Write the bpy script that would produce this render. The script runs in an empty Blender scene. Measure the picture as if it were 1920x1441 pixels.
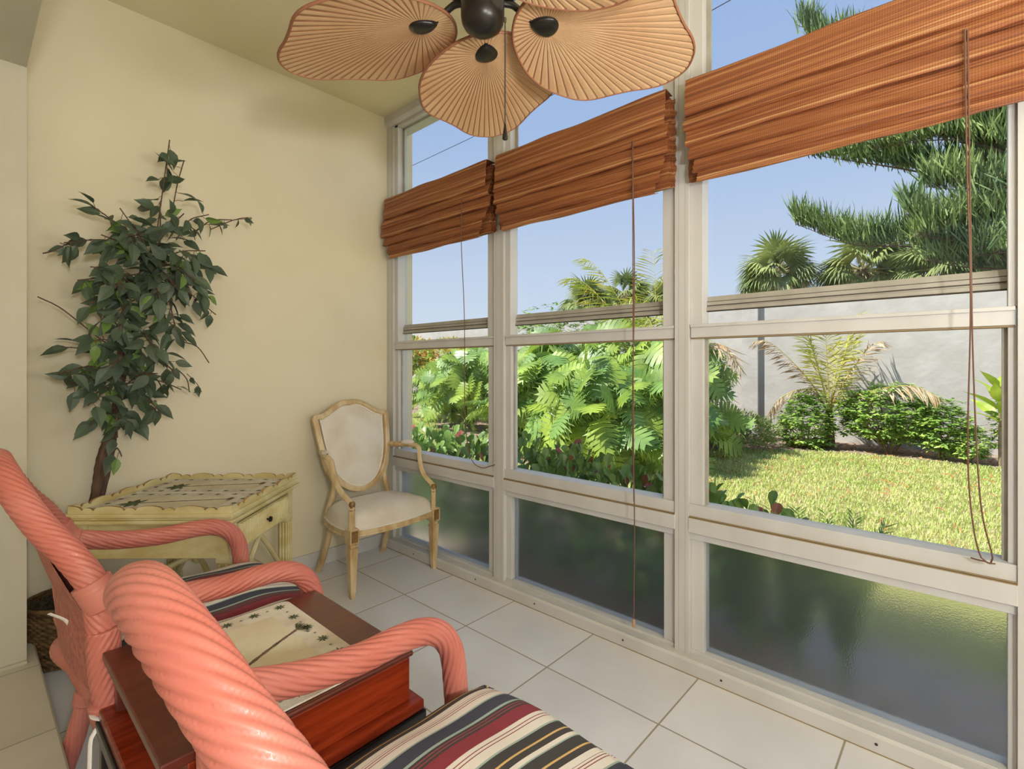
import bpy, math, random
import numpy as np
from math import sin, cos, pi, radians, sqrt, atan2
from mathutils import Vector, Matrix
random.seed(7); RNG = np.random.default_rng(11)
COL = bpy.context.scene.collection

# ------------------------------------------------------------------ colour / materials
def s2l(c):
    c = c/255.0
    return c/12.92 if c <= .04045 else ((c+.055)/1.055)**2.4
def rgb(r, g, b): return (s2l(r), s2l(g), s2l(b), 1.0)
MATS = {}
def mat(name, col, rough=.5, metal=0, col2=None, scale=8, stretch=(1, 1, 1), detail=4, bump=0, bscale=None, spec=.5,
        trans_leaf=0, lo=.35, hi=.65, coat=0):
    if name in MATS: return MATS[name]
    m = bpy.data.materials.new(name); m.use_nodes = True
    nt = m.node_tree; n = nt.nodes; l = nt.links
    b = n['Principled BSDF']
    b.inputs['Base Color'].default_value = col
    b.inputs['Roughness'].default_value = rough
    b.inputs['Metallic'].default_value = metal
    b.inputs['Specular IOR Level'].default_value = spec
    if coat: b.inputs['Coat Weight'].default_value = coat; b.inputs['Coat Roughness'].default_value = .12
    tc = n.new('ShaderNodeTexCoord'); mp = n.new('ShaderNodeMapping')
    mp.inputs['Scale'].default_value = stretch
    l.new(tc.outputs['Object'], mp.inputs['Vector'])
    if col2 is not None:
        t = n.new('ShaderNodeTexNoise'); t.inputs['Scale'].default_value = scale; t.inputs['Detail'].default_value = detail
        l.new(mp.outputs[0], t.inputs['Vector'])
        r = n.new('ShaderNodeValToRGB'); r.color_ramp.elements[0].position = lo; r.color_ramp.elements[1].position = hi
        r.color_ramp.elements[0].color = col; r.color_ramp.elements[1].color = col2
        l.new(t.outputs['Fac'], r.inputs[0]); l.new(r.outputs[0], b.inputs['Base Color'])
    if bump:
        t2 = n.new('ShaderNodeTexNoise'); t2.inputs['Scale'].default_value = bscale or scale; t2.inputs['Detail'].default_value = 5
        l.new(mp.outputs[0], t2.inputs['Vector'])
        bp = n.new('ShaderNodeBump'); bp.inputs['Strength'].default_value = bump; bp.inputs['Distance'].default_value = .01
        l.new(t2.outputs['Fac'], bp.inputs['Height']); l.new(bp.outputs[0], b.inputs['Normal'])
    if trans_leaf:
        tr = n.new('ShaderNodeBsdfTranslucent'); mx = n.new('ShaderNodeMixShader'); mx.inputs[0].default_value = trans_leaf
        out = n['Material Output']
        if col2 is not None: l.new(r.outputs[0], tr.inputs[0])
        else: tr.inputs[0].default_value = col
        l.new(b.outputs[0], mx.inputs[1]); l.new(tr.outputs[0], mx.inputs[2]); l.new(mx.outputs[0], out.inputs[0])
    MATS[name] = m
    return m

M_wall = mat('wall_paint', rgb(226, 217, 190), .75, col2=rgb(221, 211, 182), scale=2, bump=.06, bscale=90)
M_ceil = mat('ceiling_paint', rgb(230, 221, 188), .8, bump=.05, bscale=120, col2=rgb(226, 216, 180), scale=2)
M_hwall = mat('house_wall_paint', rgb(192, 186, 166), .75, bump=.08, bscale=80, col2=rgb(184, 178, 156), scale=3)
M_frame = mat('window_frame_paint', rgb(206, 205, 202), .45, col2=rgb(197, 195, 190), scale=6, stretch=(1, 1, .3))
M_frame_d = mat('grooved_grey_aluminium', rgb(176, 172, 160), .45, col2=rgb(160, 155, 143), scale=9)
M_gap = mat('dark_gap', rgb(62, 55, 46), .8)
M_dirt = mat('grime_line', rgb(150, 130, 98), .8)
M_black = mat('black_lacquer', rgb(22, 20, 20), .3)
M_bronze = mat('oil_rubbed_bronze', rgb(44, 38, 34), .32, metal=.3, col2=rgb(34, 29, 26), scale=10, spec=.6)
M_coral = mat('coral_painted_rattan', rgb(194, 120, 106), .45, col2=rgb(184, 100, 84), scale=5, coat=.06)
M_coralw = mat('coral_wicker_weave', rgb(184, 112, 98), .6, col2=rgb(160, 88, 74), scale=60, bump=.5, bscale=80)
M_cherry = mat('cherry_wood', rgb(138, 50, 22), .25, col2=rgb(106, 34, 14), scale=6, stretch=(1.2, 14, 14), coat=.15, spec=.3)
M_cherry_top = mat('cherry_wood_top', rgb(98, 42, 28), .32, col2=rgb(82, 32, 22), scale=6, stretch=(1.2, 10, 10), coat=.2)
M_cream = mat('distressed_cream_paint', rgb(212, 200, 152), .5, col2=rgb(192, 174, 116), scale=9, stretch=(1, 1, 2))
M_creamrub = mat('rubbed_edge_paint', rgb(176, 140, 76), .5, col2=rgb(142, 104, 52), scale=14)
M_dist = mat('worn_dark_patch', rgb(84, 62, 30), .6)
M_tap = mat('tapestry_ground', rgb(226, 218, 198), .95, col2=rgb(200, 182, 154), scale=9, bump=.5, bscale=320, lo=.4, hi=.7)
M_tap2 = mat('tapestry_panel', rgb(224, 214, 184), .95, col2=rgb(212, 196, 160), scale=7, bump=.5, bscale=320)
M_tapg = mat('tapestry_green_thread', rgb(98, 108, 62), .95, col2=rgb(62, 70, 44), scale=70, bump=.4, bscale=300)
M_tapb = mat('tapestry_brown_thread', rgb(86, 66, 52), .95, col2=rgb(128, 104, 80), scale=90, bump=.4, bscale=300)
M_armw = mat('antique_gilt_cream', rgb(212, 190, 148), .42, col2=rgb(178, 142, 88), scale=18, stretch=(1, 1, .35), lo=.42, hi=.72)
M_gilt = mat('worn_gilding', rgb(150, 116, 64), .4, metal=.25, col2=rgb(118, 92, 52), scale=30)
M_fabric = mat('cream_upholstery', rgb(224, 216, 202), .85, col2=rgb(206, 192, 166), scale=5, bump=.2, bscale=220, lo=.45, hi=.8)
M_gimp = mat('cream_gimp_piping', rgb(228, 220, 204), .8)
M_bark = mat('ficus_bark', rgb(112, 84, 66), .85, col2=rgb(70, 50, 40), scale=26, stretch=(1, 1, .4), bump=.9, bscale=70)
M_leaf = mat('silk_leaf_green', rgb(84, 100, 76), .5, col2=rgb(58, 72, 54), scale=6)
M_leaf2 = mat('silk_leaf_light', rgb(112, 140, 66), .5, col2=rgb(88, 118, 56), scale=6)
M_vein = mat('silk_leaf_vein', rgb(38, 50, 36), .6)
M_basket = mat('basket_rattan', rgb(124, 96, 58), .6, col2=rgb(64, 46, 26), scale=22, stretch=(1, 1, 2.5))
M_moss = mat('spanish_moss', rgb(92, 84, 66), .95, col2=rgb(46, 40, 32), scale=40, bump=1, bscale=80)
M_cord = mat('blind_cord', rgb(110, 78, 62), .7)
M_tie = mat('white_twill_tape', rgb(226, 222, 216), .85)
M_wood_tassel = mat('wood_tassel', rgb(186, 146, 106), .5)
M_steel = mat('screw_steel', rgb(110, 104, 96), .4, metal=.8)
# outdoors
M_grassblade = mat('grass_blade', rgb(212, 218, 136), .6, col2=rgb(168, 192, 92), scale=1.7, trans_leaf=.25, lo=.3, hi=.7)
M_grassdry = mat('grass_dry_blade', rgb(222, 208, 160), .7, trans_leaf=.2)
M_soil = mat('lawn_soil', rgb(150, 152, 92), .95, col2=rgb(176, 160, 116), scale=5, bump=.5, bscale=40)
M_mulch = mat('mulch_bed', rgb(120, 98, 82), .95, col2=rgb(172, 150, 130), scale=14, bump=1, bscale=30, lo=.4, hi=.6)
M_mulchd = mat('dark_mulch', rgb(176, 160, 148), .95, col2=rgb(136, 120, 108), scale=14, bump=1, bscale=30)
M_needle = mat('orange_pine_needles', rgb(206, 120, 72), .8)
M_stucco = mat('garden_wall_stucco', rgb(200, 195, 191), .9, col2=rgb(188, 182, 177), scale=3, bump=1.0, bscale=6)
M_gleaf = mat('garden_leaf_bright', rgb(206, 228, 122), .38, col2=rgb(124, 170, 60), scale=2.5, trans_leaf=.35)
M_gleafd = mat('garden_leaf_dark', rgb(140, 174, 86), .4, col2=rgb(100, 136, 62), scale=2.5, trans_leaf=.2)
M_phil = mat('philodendron_leaf', rgb(180, 204, 84), .42, col2=rgb(98, 132, 52), scale=1.6, trans_leaf=.3, spec=.4)
M_clusia = mat('clusia_leaf', rgb(128, 158, 78), .4, col2=rgb(92, 124, 62), scale=3, trans_leaf=.1)
M_red = mat('red_new_leaf', rgb(160, 70, 72), .4, col2=rgb(128, 96, 62), scale=3)
M_pink = mat('pink_croton_leaf', rgb(232, 156, 96), .4, col2=rgb(214, 196, 84), scale=4, trans_leaf=.3)
M_cocoy = mat('coconut_frond_yellow', rgb(214, 200, 84), .5, col2=rgb(172, 186, 72), scale=2, trans_leaf=.3)
M_cocod = mat('coconut_frond_dry', rgb(216, 196, 166), .8, col2=rgb(186, 150, 108), scale=4, trans_leaf=.1)
M_rachis = mat('frond_rachis', rgb(206, 186, 84), .5)
M_sabal = mat('sabal_leaf', rgb(178, 186, 112), .55, col2=rgb(92, 116, 66), scale=.8, trans_leaf=.15)
M_sabald = mat('sabal_leaf_straw', rgb(196, 186, 132), .7)
M_trunk = mat('palm_trunk', rgb(138, 122, 102), .9, col2=rgb(106, 92, 76), scale=12, stretch=(1, 1, 4), bump=1, bscale=30)
M_arau = mat('araucaria_needles', rgb(142, 164, 92), .6, col2=rgb(74, 104, 64), scale=1.3)
M_araub = mat('araucaria_bark', rgb(112, 92, 76), .9, col2=rgb(86, 70, 58), scale=12)
M_stem = mat('shrub_stem', rgb(168, 146, 116), .8, col2=rgb(138, 118, 90), scale=12)
M_ti = mat('ti_leaf', rgb(190, 206, 84), .4, col2=rgb(150, 178, 60), scale=4, trans_leaf=.3)

def node_mat(name):
    m = bpy.data.materials.new(name); m.use_nodes = True
    return m, m.node_tree.nodes, m.node_tree.links, m.node_tree.nodes['Principled BSDF']

def tile_mat(name, ox, oy, size=.485, grout=.006, c1=(226, 226, 229), c2=(213, 212, 214)):
    m, n, l, b = node_mat(name)
    geo = n.new('ShaderNodeNewGeometry'); sep = n.new('ShaderNodeSeparateXYZ'); l.new(geo.outputs['Position'], sep.inputs[0])
    def line(sock, off):
        a = n.new('ShaderNodeMath'); a.operation = 'SUBTRACT'; a.inputs[1].default_value = off; l.new(sock, a.inputs[0])
        d = n.new('ShaderNodeMath'); d.operation = 'DIVIDE'; d.inputs[1].default_value = size; l.new(a.outputs[0], d.inputs[0])
        r = n.new('ShaderNodeMath'); r.operation = 'ROUND'; l.new(d.outputs[0], r.inputs[0])
        fl = n.new('ShaderNodeMath'); fl.operation = 'FLOOR'; l.new(d.outputs[0], fl.inputs[0])
        s = n.new('ShaderNodeMath'); s.operation = 'SUBTRACT'; l.new(d.outputs[0], s.inputs[0]); l.new(r.outputs[0], s.inputs[1])
        ab = n.new('ShaderNodeMath'); ab.operation = 'ABSOLUTE'; l.new(s.outputs[0], ab.inputs[0])
        lt = n.new('ShaderNodeMath'); lt.operation = 'LESS_THAN'; lt.inputs[1].default_value = grout/2/size; l.new(ab.outputs[0], lt.inputs[0])
        return lt.outputs[0], fl.outputs[0]
    gx, ix = line(sep.outputs[0], ox); gy, iy = line(sep.outputs[1], oy)
    mx = n.new('ShaderNodeMath'); mx.operation = 'MAXIMUM'; l.new(gx, mx.inputs[0]); l.new(gy, mx.inputs[1])
    cmb = n.new('ShaderNodeCombineXYZ'); l.new(ix, cmb.inputs[0]); l.new(iy, cmb.inputs[1])
    wn = n.new('ShaderNodeTexWhiteNoise'); l.new(cmb.outputs[0], wn.inputs[0])
    no = n.new('ShaderNodeTexNoise'); no.inputs['Scale'].default_value = 3.2; no.inputs['Detail'].default_value = 6
    add = n.new('ShaderNodeVectorMath'); add.operation = 'ADD'; l.new(geo.outputs['Position'], add.inputs[0]); l.new(wn.outputs['Color'], add.inputs[1])
    l.new(add.outputs[0], no.inputs['Vector'])
    cr = n.new('ShaderNodeValToRGB'); cr.color_ramp.elements[0].position = .3; cr.color_ramp.elements[1].position = .72
    cr.color_ramp.elements[0].color = rgb(*c1); cr.color_ramp.elements[1].color = rgb(*c2); l.new(no.outputs['Fac'], cr.inputs[0])
    mix = n.new('ShaderNodeMix'); mix.data_type = 'RGBA'; l.new(mx.outputs[0], mix.inputs['Factor'])
    l.new(cr.outputs[0], mix.inputs['A']); mix.inputs['B'].default_value = rgb(158, 148, 128)
    l.new(mix.outputs['Result'], b.inputs['Base Color'])
    b.inputs['Roughness'].default_value = .42
    bp = n.new('ShaderNodeBump'); bp.inputs['Strength'].default_value = .6; bp.inputs['Distance'].default_value = .004; bp.invert = True
    l.new(mx.outputs[0], bp.inputs['Height']); l.new(bp.outputs[0], b.inputs['Normal'])
    return m
M_tile = tile_mat('porcelain_floor_tile', 1.609, 2.243)
M_slab = tile_mat('raised_floor_tile', .2035, 2.06, size=.485, c1=(206, 198, 180), c2=(194, 186, 166))

def stripe_mat():
    m, n, l, b = node_mat('striped_cushion_cloth')
    tc = n.new('ShaderNodeTexCoord'); sep = n.new('ShaderNodeSeparateXYZ'); l.new(tc.outputs['Object'], sep.inputs[0])
    a = n.new('ShaderNodeMath'); a.operation = 'DIVIDE'; a.inputs[1].default_value = -.275; ofs = n.new('ShaderNodeMath'); ofs.operation = 'SUBTRACT'; ofs.inputs[1].default_value = .262; l.new(sep.outputs[1], ofs.inputs[0]); l.new(ofs.outputs[0], a.inputs[0])
    f = n.new('ShaderNodeMath'); f.operation = 'FRACT'; l.new(a.outputs[0], f.inputs[0])
    cr = n.new('ShaderNodeValToRGB'); e = cr.color_ramp; e.interpolation = 'CONSTANT'
    dk = (66, 62, 60); wh = (226, 218, 206); bu = (138, 52, 62); nv = (66, 68, 82); gr = (156, 176, 164); tn = (212, 176, 110); rd = (140, 70, 74)
    seq = [(0, dk), (.085, tn), (.098, dk), (.15, wh), (.20, rd), (.207, wh), (.222, rd), (.229, wh), (.245, rd), (.252, wh), (.315, gr), (.33, nv), (.445, gr), (.465, dk), (.485, rd), (.497, dk), (.515, rd), (.527, dk), (.545, bu), (.66, wh), (.695, rd), (.702, wh), (.72, rd), (.727, wh), (.80, gr), (.815, dk), (.89, tn), (.903, dk), (.95, wh), (.985, gr)]
    while len(e.elements) > 1: e.elements.remove(e.elements[-1])
    e.elements[0].position = 0; e.elements[0].color = rgb(*seq[0][1])
    for p, c in seq[1:]:
        x = e.elements.new(p); x.color = rgb(*c)
    l.new(f.outputs[0], cr.inputs[0]); l.new(cr.outputs[0], b.inputs['Base Color'])
    b.inputs['Roughness'].default_value = .9
    no = n.new('ShaderNodeTexNoise'); no.inputs['Scale'].default_value = 400; l.new(tc.outputs['Object'], no.inputs['Vector'])
    bp = n.new('ShaderNodeBump'); bp.inputs['Strength'].default_value = .25; bp.inputs['Distance'].default_value = .003
    l.new(no.outputs['Fac'], bp.inputs['Height']); l.new(bp.outputs[0], b.inputs['Normal'])
    return m
M_stripe = stripe_mat()

def blind_mat():
    m, n, l, b = node_mat('woven_bamboo_reed')
    tc = n.new('ShaderNodeTexCoord')
    def noise(sc, det=2):
        mp = n.new('ShaderNodeMapping'); mp.inputs['Scale'].default_value = sc; l.new(tc.outputs['Object'], mp.inputs[0])
        no = n.new('ShaderNodeTexNoise'); no.inputs['Scale'].default_value = 1; no.inputs['Detail'].default_value = det; l.new(mp.outputs[0], no.inputs[0]); return no.outputs['Fac']
    f = noise((6, 1.3, 260)); f2 = noise((4, .5, 60), 1)
    ad = n.new('ShaderNodeMath'); ad.operation = 'ADD'; l.new(f, ad.inputs[0]); l.new(f2, ad.inputs[1])
    hf = n.new('ShaderNodeMath'); hf.operation = 'MULTIPLY'; hf.inputs[1].default_value = .5; l.new(ad.outputs[0], hf.inputs[0])
    cr = n.new('ShaderNodeValToRGB'); el = cr.color_ramp.elements
    el[0].position = .32; el[0].color = rgb(92, 50, 28); el[1].position = .66; el[1].color = rgb(206, 160, 112)
    for p, c in ((.42, (134, 76, 44)), (.50, (156, 92, 52)), (.57, (174, 110, 64))):
        x = el.new(p); x.color = rgb(*c)
    l.new(hf.outputs[0], cr.inputs[0])
    w = n.new('ShaderNodeTexWave'); w.wave_type = 'BANDS'; w.bands_direction = 'Y'; w.inputs['Scale'].default_value = 48; l.new(tc.outputs['Object'], w.inputs[0])
    w2 = n.new('ShaderNodeTexWave'); w2.bands_direction = 'Z'; w2.inputs['Scale'].default_value = 80; l.new(tc.outputs['Object'], w2.inputs[0])
    mul = n.new('ShaderNodeMath'); mul.operation = 'MULTIPLY'; l.new(w.outputs['Fac'], mul.inputs[0]); l.new(w2.outputs['Fac'], mul.inputs[1])
    mix = n.new('ShaderNodeMix'); mix.data_type = 'RGBA'; mix.blend_type = 'MULTIPLY'
    sc = n.new('ShaderNodeMapRange'); sc.inputs['To Min'].default_value = .7; sc.inputs['To Max'].default_value = 1.25; l.new(mul.outputs[0], sc.inputs['Value'])
    mix.inputs['Factor'].default_value = 1; l.new(cr.outputs[0], mix.inputs['A']); l.new(sc.outputs[0], mix.inputs['B'])
    l.new(mix.outputs['Result'], b.inputs['Base Color']); b.inputs['Roughness'].default_value = .6
    bp = n.new('ShaderNodeBump'); bp.inputs['Strength'].default_value = .8; bp.inputs['Distance'].default_value = .003
    l.new(ad.outputs[0], bp.inputs['Height']); l.new(bp.outputs[0], b.inputs['Normal'])
    return m
M_blind = blind_mat()

def palm_blade_mat(name, c1, c2):
    m = mat(name, c1, .55, col2=c2, scale=3.5, bump=.15, bscale=60)
    return m
M_blade = palm_blade_mat('fan_blade_palm', rgb(214, 176, 134), rgb(204, 160, 118))
M_bladeg = mat('fan_blade_crease', rgb(158, 112, 76), .6)
M_bladee = mat('fan_blade_edge', rgb(150, 98, 70), .6)

def glass_mat():
    m = bpy.data.materials.new('clear_window_glass'); m.use_nodes = True
    n = m.node_tree.nodes; l = m.node_tree.links; n.remove(n['Principled BSDF'])
    t = n.new('ShaderNodeBsdfTransparent'); g = n.new('ShaderNodeBsdfGlossy'); g.inputs['Roughness'].default_value = .02
    fr = n.new('ShaderNodeFresnel'); fr.inputs['IOR'].default_value = 1.3; ge = n.new('ShaderNodeNewGeometry'); bf = n.new('ShaderNodeMath'); bf.operation = 'SUBTRACT'; bf.inputs[0].default_value = 1; l.new(ge.outputs['Backfacing'], bf.inputs[1]); fm = n.new('ShaderNodeMath'); fm.operation = 'MULTIPLY'; l.new(fr.outputs[0], fm.inputs[0]); l.new(bf.outputs[0], fm.inputs[1])
    mx = n.new('ShaderNodeMixShader'); l.new(fm.outputs[0], mx.inputs[0]); l.new(t.outputs[0], mx.inputs[1]); l.new(g.outputs[0], mx.inputs[2])
    t.inputs[0].default_value = (.97, .98, .97, 1)
    l.new(mx.outputs[0], n['Material Output'].inputs[0]); return m
M_glass = glass_mat()
def frost_mat():
    m = bpy.data.materials.new('frosted_window_glass'); m.use_nodes = True
    n = m.node_tree.nodes; l = m.node_tree.links
    b = n['Principled BSDF']; b.inputs['Base Color'].default_value = (.93, .95, .93, 1)
    b.inputs['Transmission Weight'].default_value = 1; b.inputs['Roughness'].default_value = .22; b.inputs['IOR'].default_value = 1.25
    tc = n.new('ShaderNodeTexCoord'); no = n.new('ShaderNodeTexNoise'); no.inputs['Scale'].default_value = 240; no.inputs['Detail'].default_value = 2
    l.new(tc.outputs['Object'], no.inputs[0])
    bp = n.new('ShaderNodeBump'); bp.inputs['Strength'].default_value = .5; bp.inputs['Distance'].default_value = .002
    l.new(no.outputs['Fac'], bp.inputs['Height']); l.new(bp.outputs[0], b.inputs['Normal'])
    tl = n.new('ShaderNodeBsdfTranslucent'); tl.inputs[0].default_value = (.85, .85, .82, 1); mx = n.new('ShaderNodeMixShader'); mx.inputs[0].default_value = .07
    l.new(b.outputs[0], mx.inputs[1]); l.new(tl.outputs[0], mx.inputs[2]); l.new(mx.outputs[0], n['Material Output'].inputs[0])
    return m
M_frost = frost_mat()

# ------------------------------------------------------------------ mesh builder
def frames_along(P):
    P = [Vector(p) for p in P]; n = len(P); T = []
    for i in range(n):
        a = P[max(i-1, 0)]; b = P[min(i+1, n-1)]
        t = (b-a); T.append(t.normalized() if t.length > 1e-9 else Vector((0, 0, 1)))
    up = Vector((0, 0, 1)) if abs(T[0].z) < .9 else Vector((1, 0, 0))
    N = (up - T[0]*up.dot(T[0])).normalized(); out = []
    for i in range(n):
        if i: N = (N - T[i]*N.dot(T[i])).normalized()
        out.append((P[i], T[i], N, T[i].cross(N)))
    return out
def spline(pts, step=.02):
    P = [np.array(p, float) for p in pts]; P = [2*P[0]-P[1]]+P+[2*P[-1]-P[-2]]; out = []
    for i in range(1, len(P)-2):
        a, b, c, d = P[i-1:i+3]; L = np.linalg.norm(c-b); k = max(2, int(L/step))
        for j in range(k):
            t = j/k
            out.append(.5*((2*b)+(-a+c)*t+(2*a-5*b+4*c-d)*t*t+(-a+3*b-3*c+d)*t**3))
    out.append(P[-2]); return out

class MB:
    def __init__(s): s.V = []; s.F = []; s.I = []; s.n = 0; s.arr = []
    def add(s, verts, faces, mi=0):
        o = s.n; s.V.extend([tuple(v) for v in verts]); s.n += len(verts)
        for f in faces: s.F.append([o+i for i in f]); s.I.append(mi)
        return s
    def box(s, x0, x1, y0, y1, z0, z1, mi=0, M=None):
        v = [(x0, y0, z0), (x1, y0, z0), (x1, y1, z0), (x0, y1, z0), (x0, y0, z1), (x1, y0, z1), (x1, y1, z1), (x0, y1, z1)]
        if M is not None: v = [M @ Vector(p) for p in v]
        return s.add(v, [(0, 3, 2, 1), (4, 5, 6, 7), (0, 1, 5, 4), (1, 2, 6, 5), (2, 3, 7, 6), (3, 0, 4, 7)], mi)
    def tube(s, P, r, seg=10, mi=0, cap=True, prof=None, closed=False, flat=1):
        fr = frames_along(P); n = len(fr); rr = r if isinstance(r, (list, tuple)) else [r]*n
        vs = []; dist = 0
        for i, (p, t, N, B) in enumerate(fr):
            if i: dist += (p-fr[i-1][0]).length
            for k in range(seg):
                a = 2*pi*k/seg; R = rr[i]*(prof(a, dist) if prof else 1)
                vs.append(p+N*(cos(a)*R*flat)+B*(sin(a)*R))
        fs = []
        for i in range(n-1):
            for k in range(seg):
                k2 = (k+1) % seg; fs.append((i*seg+k, i*seg+k2, (i+1)*seg+k2, (i+1)*seg+k))
        if cap: fs.append(tuple(range(seg-1, -1, -1))); fs.append(tuple((n-1)*seg+k for k in range(seg)))
        return s.add(vs, fs, mi)
    def prism(s, poly, z0, z1, mi=0, axis=2, M=None):
        n = len(poly); vs = []
        for z in (z0, z1):
            for a, b in poly:
                p = (a, b, z) if axis == 2 else ((a, z, b) if axis == 1 else (z, a, b))
                vs.append(M @ Vector(p) if M is not None else p)
        fs = [tuple(range(n-1, -1, -1)), tuple(range(n, 2*n))]
        for i in range(n): j = (i+1) % n; fs.append((i, j, n+j, n+i))
        return s.add(vs, fs, mi)
    def lathe(s, prof, c=(0, 0, 0), seg=24, mi=0, sq=None):
        vs = []
        for r, z in prof:
            for k in range(seg):
                a = 2*pi*k/seg; vs.append((c[0]+r*cos(a), c[1]+r*sin(a), c[2]+z))
        fs = []
        for i in range(len(prof)-1):
            for k in range(seg): k2 = (k+1) % seg; fs.append((i*seg+k, i*seg+k2, (i+1)*seg+k2, (i+1)*seg+k))
        fs.append(tuple(range(seg-1, -1, -1))); fs.append(tuple((len(prof)-1)*seg+k for k in range(seg)))
        return s.add(vs, fs, mi)
    def grid(s, fn, nu, nv, mi=0, closeu=False):
        vs = [fn(i/(nu if closeu else nu-1), j/(nv-1)) for i in range(nu) for j in range(nv)]
        fs = []
        for i in range(nu if closeu else nu-1):
            i2 = (i+1) % nu
            for j in range(nv-1): fs.append((i*nv+j, i2*nv+j, i2*nv+j+1, i*nv+j+1))
        return s.add(vs, fs, mi)
    def npadd(s, V, Q, mi=0):
        """V (n,3) array, Q (m,k) int array"""
        s.arr.append((np.asarray(V, np.float32), np.asarray(Q, np.int64), mi)); return s
    def build(s, name, mats, parent=None, smooth=True, sharp=35, bevel=0):
        me = bpy.data.meshes.new(name)
        V = [np.array(s.V, np.float32).reshape(-1, 3)]; off = s.n
        loops = [np.array([i for f in s.F for i in f], np.int64)]; cnt = [np.array([len(f) for f in s.F], np.int64)]; mi = [np.array(s.I, np.int64)]
        for v, q, m in s.arr:
            V.append(v); loops.append((q+off).ravel()); cnt.append(np.full(len(q), q.shape[1])); mi.append(np.full(len(q), m)); off += len(v)
        V = np.concatenate(V); loops = np.concatenate(loops).astype(np.int32); cnt = np.concatenate(cnt).astype(np.int32); mi = np.concatenate(mi).astype(np.int32)
        me.vertices.add(len(V)); me.vertices.foreach_set('co', V.ravel())
        me.loops.add(len(loops)); me.loops.foreach_set('vertex_index', loops)
        me.polygons.add(len(cnt)); me.polygons.foreach_set('loop_start', np.concatenate([[0], np.cumsum(cnt)[:-1]]).astype(np.int32))
        me.polygons.foreach_set('loop_total', cnt); me.polygons.foreach_set('material_index', mi)
        me.polygons.foreach_set('use_smooth', np.full(len(cnt), smooth))
        me.update(calc_edges=True); me.validate()
        if not isinstance(mats, (list, tuple)): mats = [mats]
        for m in mats: me.materials.append(m)
        o = bpy.data.objects.new(name, me); COL.objects.link(o)
        if smooth and sharp:
            try: me.set_sharp_from_angle(angle=radians(sharp))
            except Exception: pass
        if bevel:
            b = o.modifiers.new('bevel', 'BEVEL'); b.width = bevel; b.segments = 2; b.limit_method = 'ANGLE'; b.harden_normals = False
        if parent is not None: o.parent = parent
        return o

def empty(name, loc=(0, 0, 0), rz=0):
    o = bpy.data.objects.new(name, None); COL.objects.link(o); o.location = loc; o.rotation_euler = (0, 0, rz); o.empty_display_size = .1
    return o
def tag(o, label, cat, group=None, kind=None):
    o['label'] = label; o['category'] = cat
    if group: o['group'] = group
    if kind: o['kind'] = kind
    return o
def struct(o, label=None):
    o['kind'] = 'structure'
    if label: o['label'] = label
    return o
def copy_tree(o, parent=None):
    c = o.copy(); COL.objects.link(c); c.parent = parent
    for ch in [x for x in bpy.data.objects if x.parent == o]: copy_tree(ch, c)
    return c

# ------------------------------------------------------------------ camera
cam_d = bpy.data.cameras.new('camera'); cam = bpy.data.objects.new('camera', cam_d); COL.objects.link(cam)
YAW = atan2(.7396, .673)
cam.location = (0, 0, 1.22); cam.rotation_euler = (radians(90), 0, -YAW)
cam_d.sensor_width = 36; cam_d.lens = 945/1920*36; cam_d.shift_y = -(720.5-687)/1920; cam_d.clip_start = .02; cam_d.clip_end = 300
bpy.context.scene.camera = cam

# ------------------------------------------------------------------ the room
FW = 2.972; CZ = 2.925; ZG = -.15
def slab(name, x0, x1, y0, y1, z0, z1, m, label=None):
    return struct(MB().box(x0, x1, y0, y1, z0, z1).build(name, m, smooth=False), label)
slab('floor', .16, 2.02, -1.6, FW+.05, -.14, 0, M_tile)
slab('floor_raised', -3.2, .205, -1.6, 3.3, -.14, .12, M_slab)
slab('ceiling', .165, 2.13, -1.75, FW+.15, CZ, CZ+.14, M_ceil)
slab('wall_far', .12, 2.2, FW, FW+.15, -.14, CZ, M_wall)
slab('wall_pier', -3.2, .172, 2.6, FW+.15, .12, CZ, M_hwall)
slab('wall_header', -.05, .172, -1.6, 2.6, 2.333, CZ, M_hwall)
slab('ceiling_house', -3.2, -.05, -1.6, 2.6, 2.45, 2.55, M_hwall)
slab('wall_house_back', -3.35, -3.2, -1.75, FW+.15, -.14, CZ, M_hwall)
slab('wall_right', -3.2, 2.2, -1.75, -1.6, -.14, CZ, M_wall)
slab('baseboard_far', .17, 1.99, FW-.012, FW, 0, .085, M_frame)
slab('baseboard_pier', -.6, .172, 2.588, 2.6, .12, .13, M_hwall)

# window wall: curb, posts, head
cb = MB(); cb.prism([(1.948, 0), (1.948, .05), (1.955, .06), (2.075, .06), (2.075, 0)], -1.6, FW, axis=1)
cb.box(1.9475, 1.95, -1.6, FW, -.001, .004, 1)
for y in (2.62, 2.05, 1.62, 1.12, .70, .22, -.3):
    cb.tube([(1.9465, y, .03), (1.949, y, .03)], .0045, 8, 2)
struct(cb.build('trim_1', [M_frame, M_dirt, M_gap], smooth=False), 'painted curb running along the foot of the window wall')
def post(name, y0, y1, z0=.06, z1=CZ-.07):
    b = MB(); b.box(1.985, 2.10, y0, y1, z0, z1)
    b.box(1.9845, 1.9852, y1-.018, y1-.0165, z0, z1, 1)
    b.box(1.9845, 1.9852, y0+.014, y0+.0155, z0, z1, 1)
    return struct(b.build(name, [M_frame, M_frame_d], smooth=False, bevel=.002))
post('trim_2', 1.869, 1.943); post('trim_3', .842, .901); post('trim_4', -.166, -.097); post('trim_5', 2.897, FW-.001); post('trim_6', -1.2, -1.13)
hd = MB(); hd.prism([(1.985, CZ-.07), (1.965, CZ-.05), (1.965, CZ-.001), (2.15, CZ-.001), (2.15, CZ-.07)], -1.6, FW, axis=1)
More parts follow.
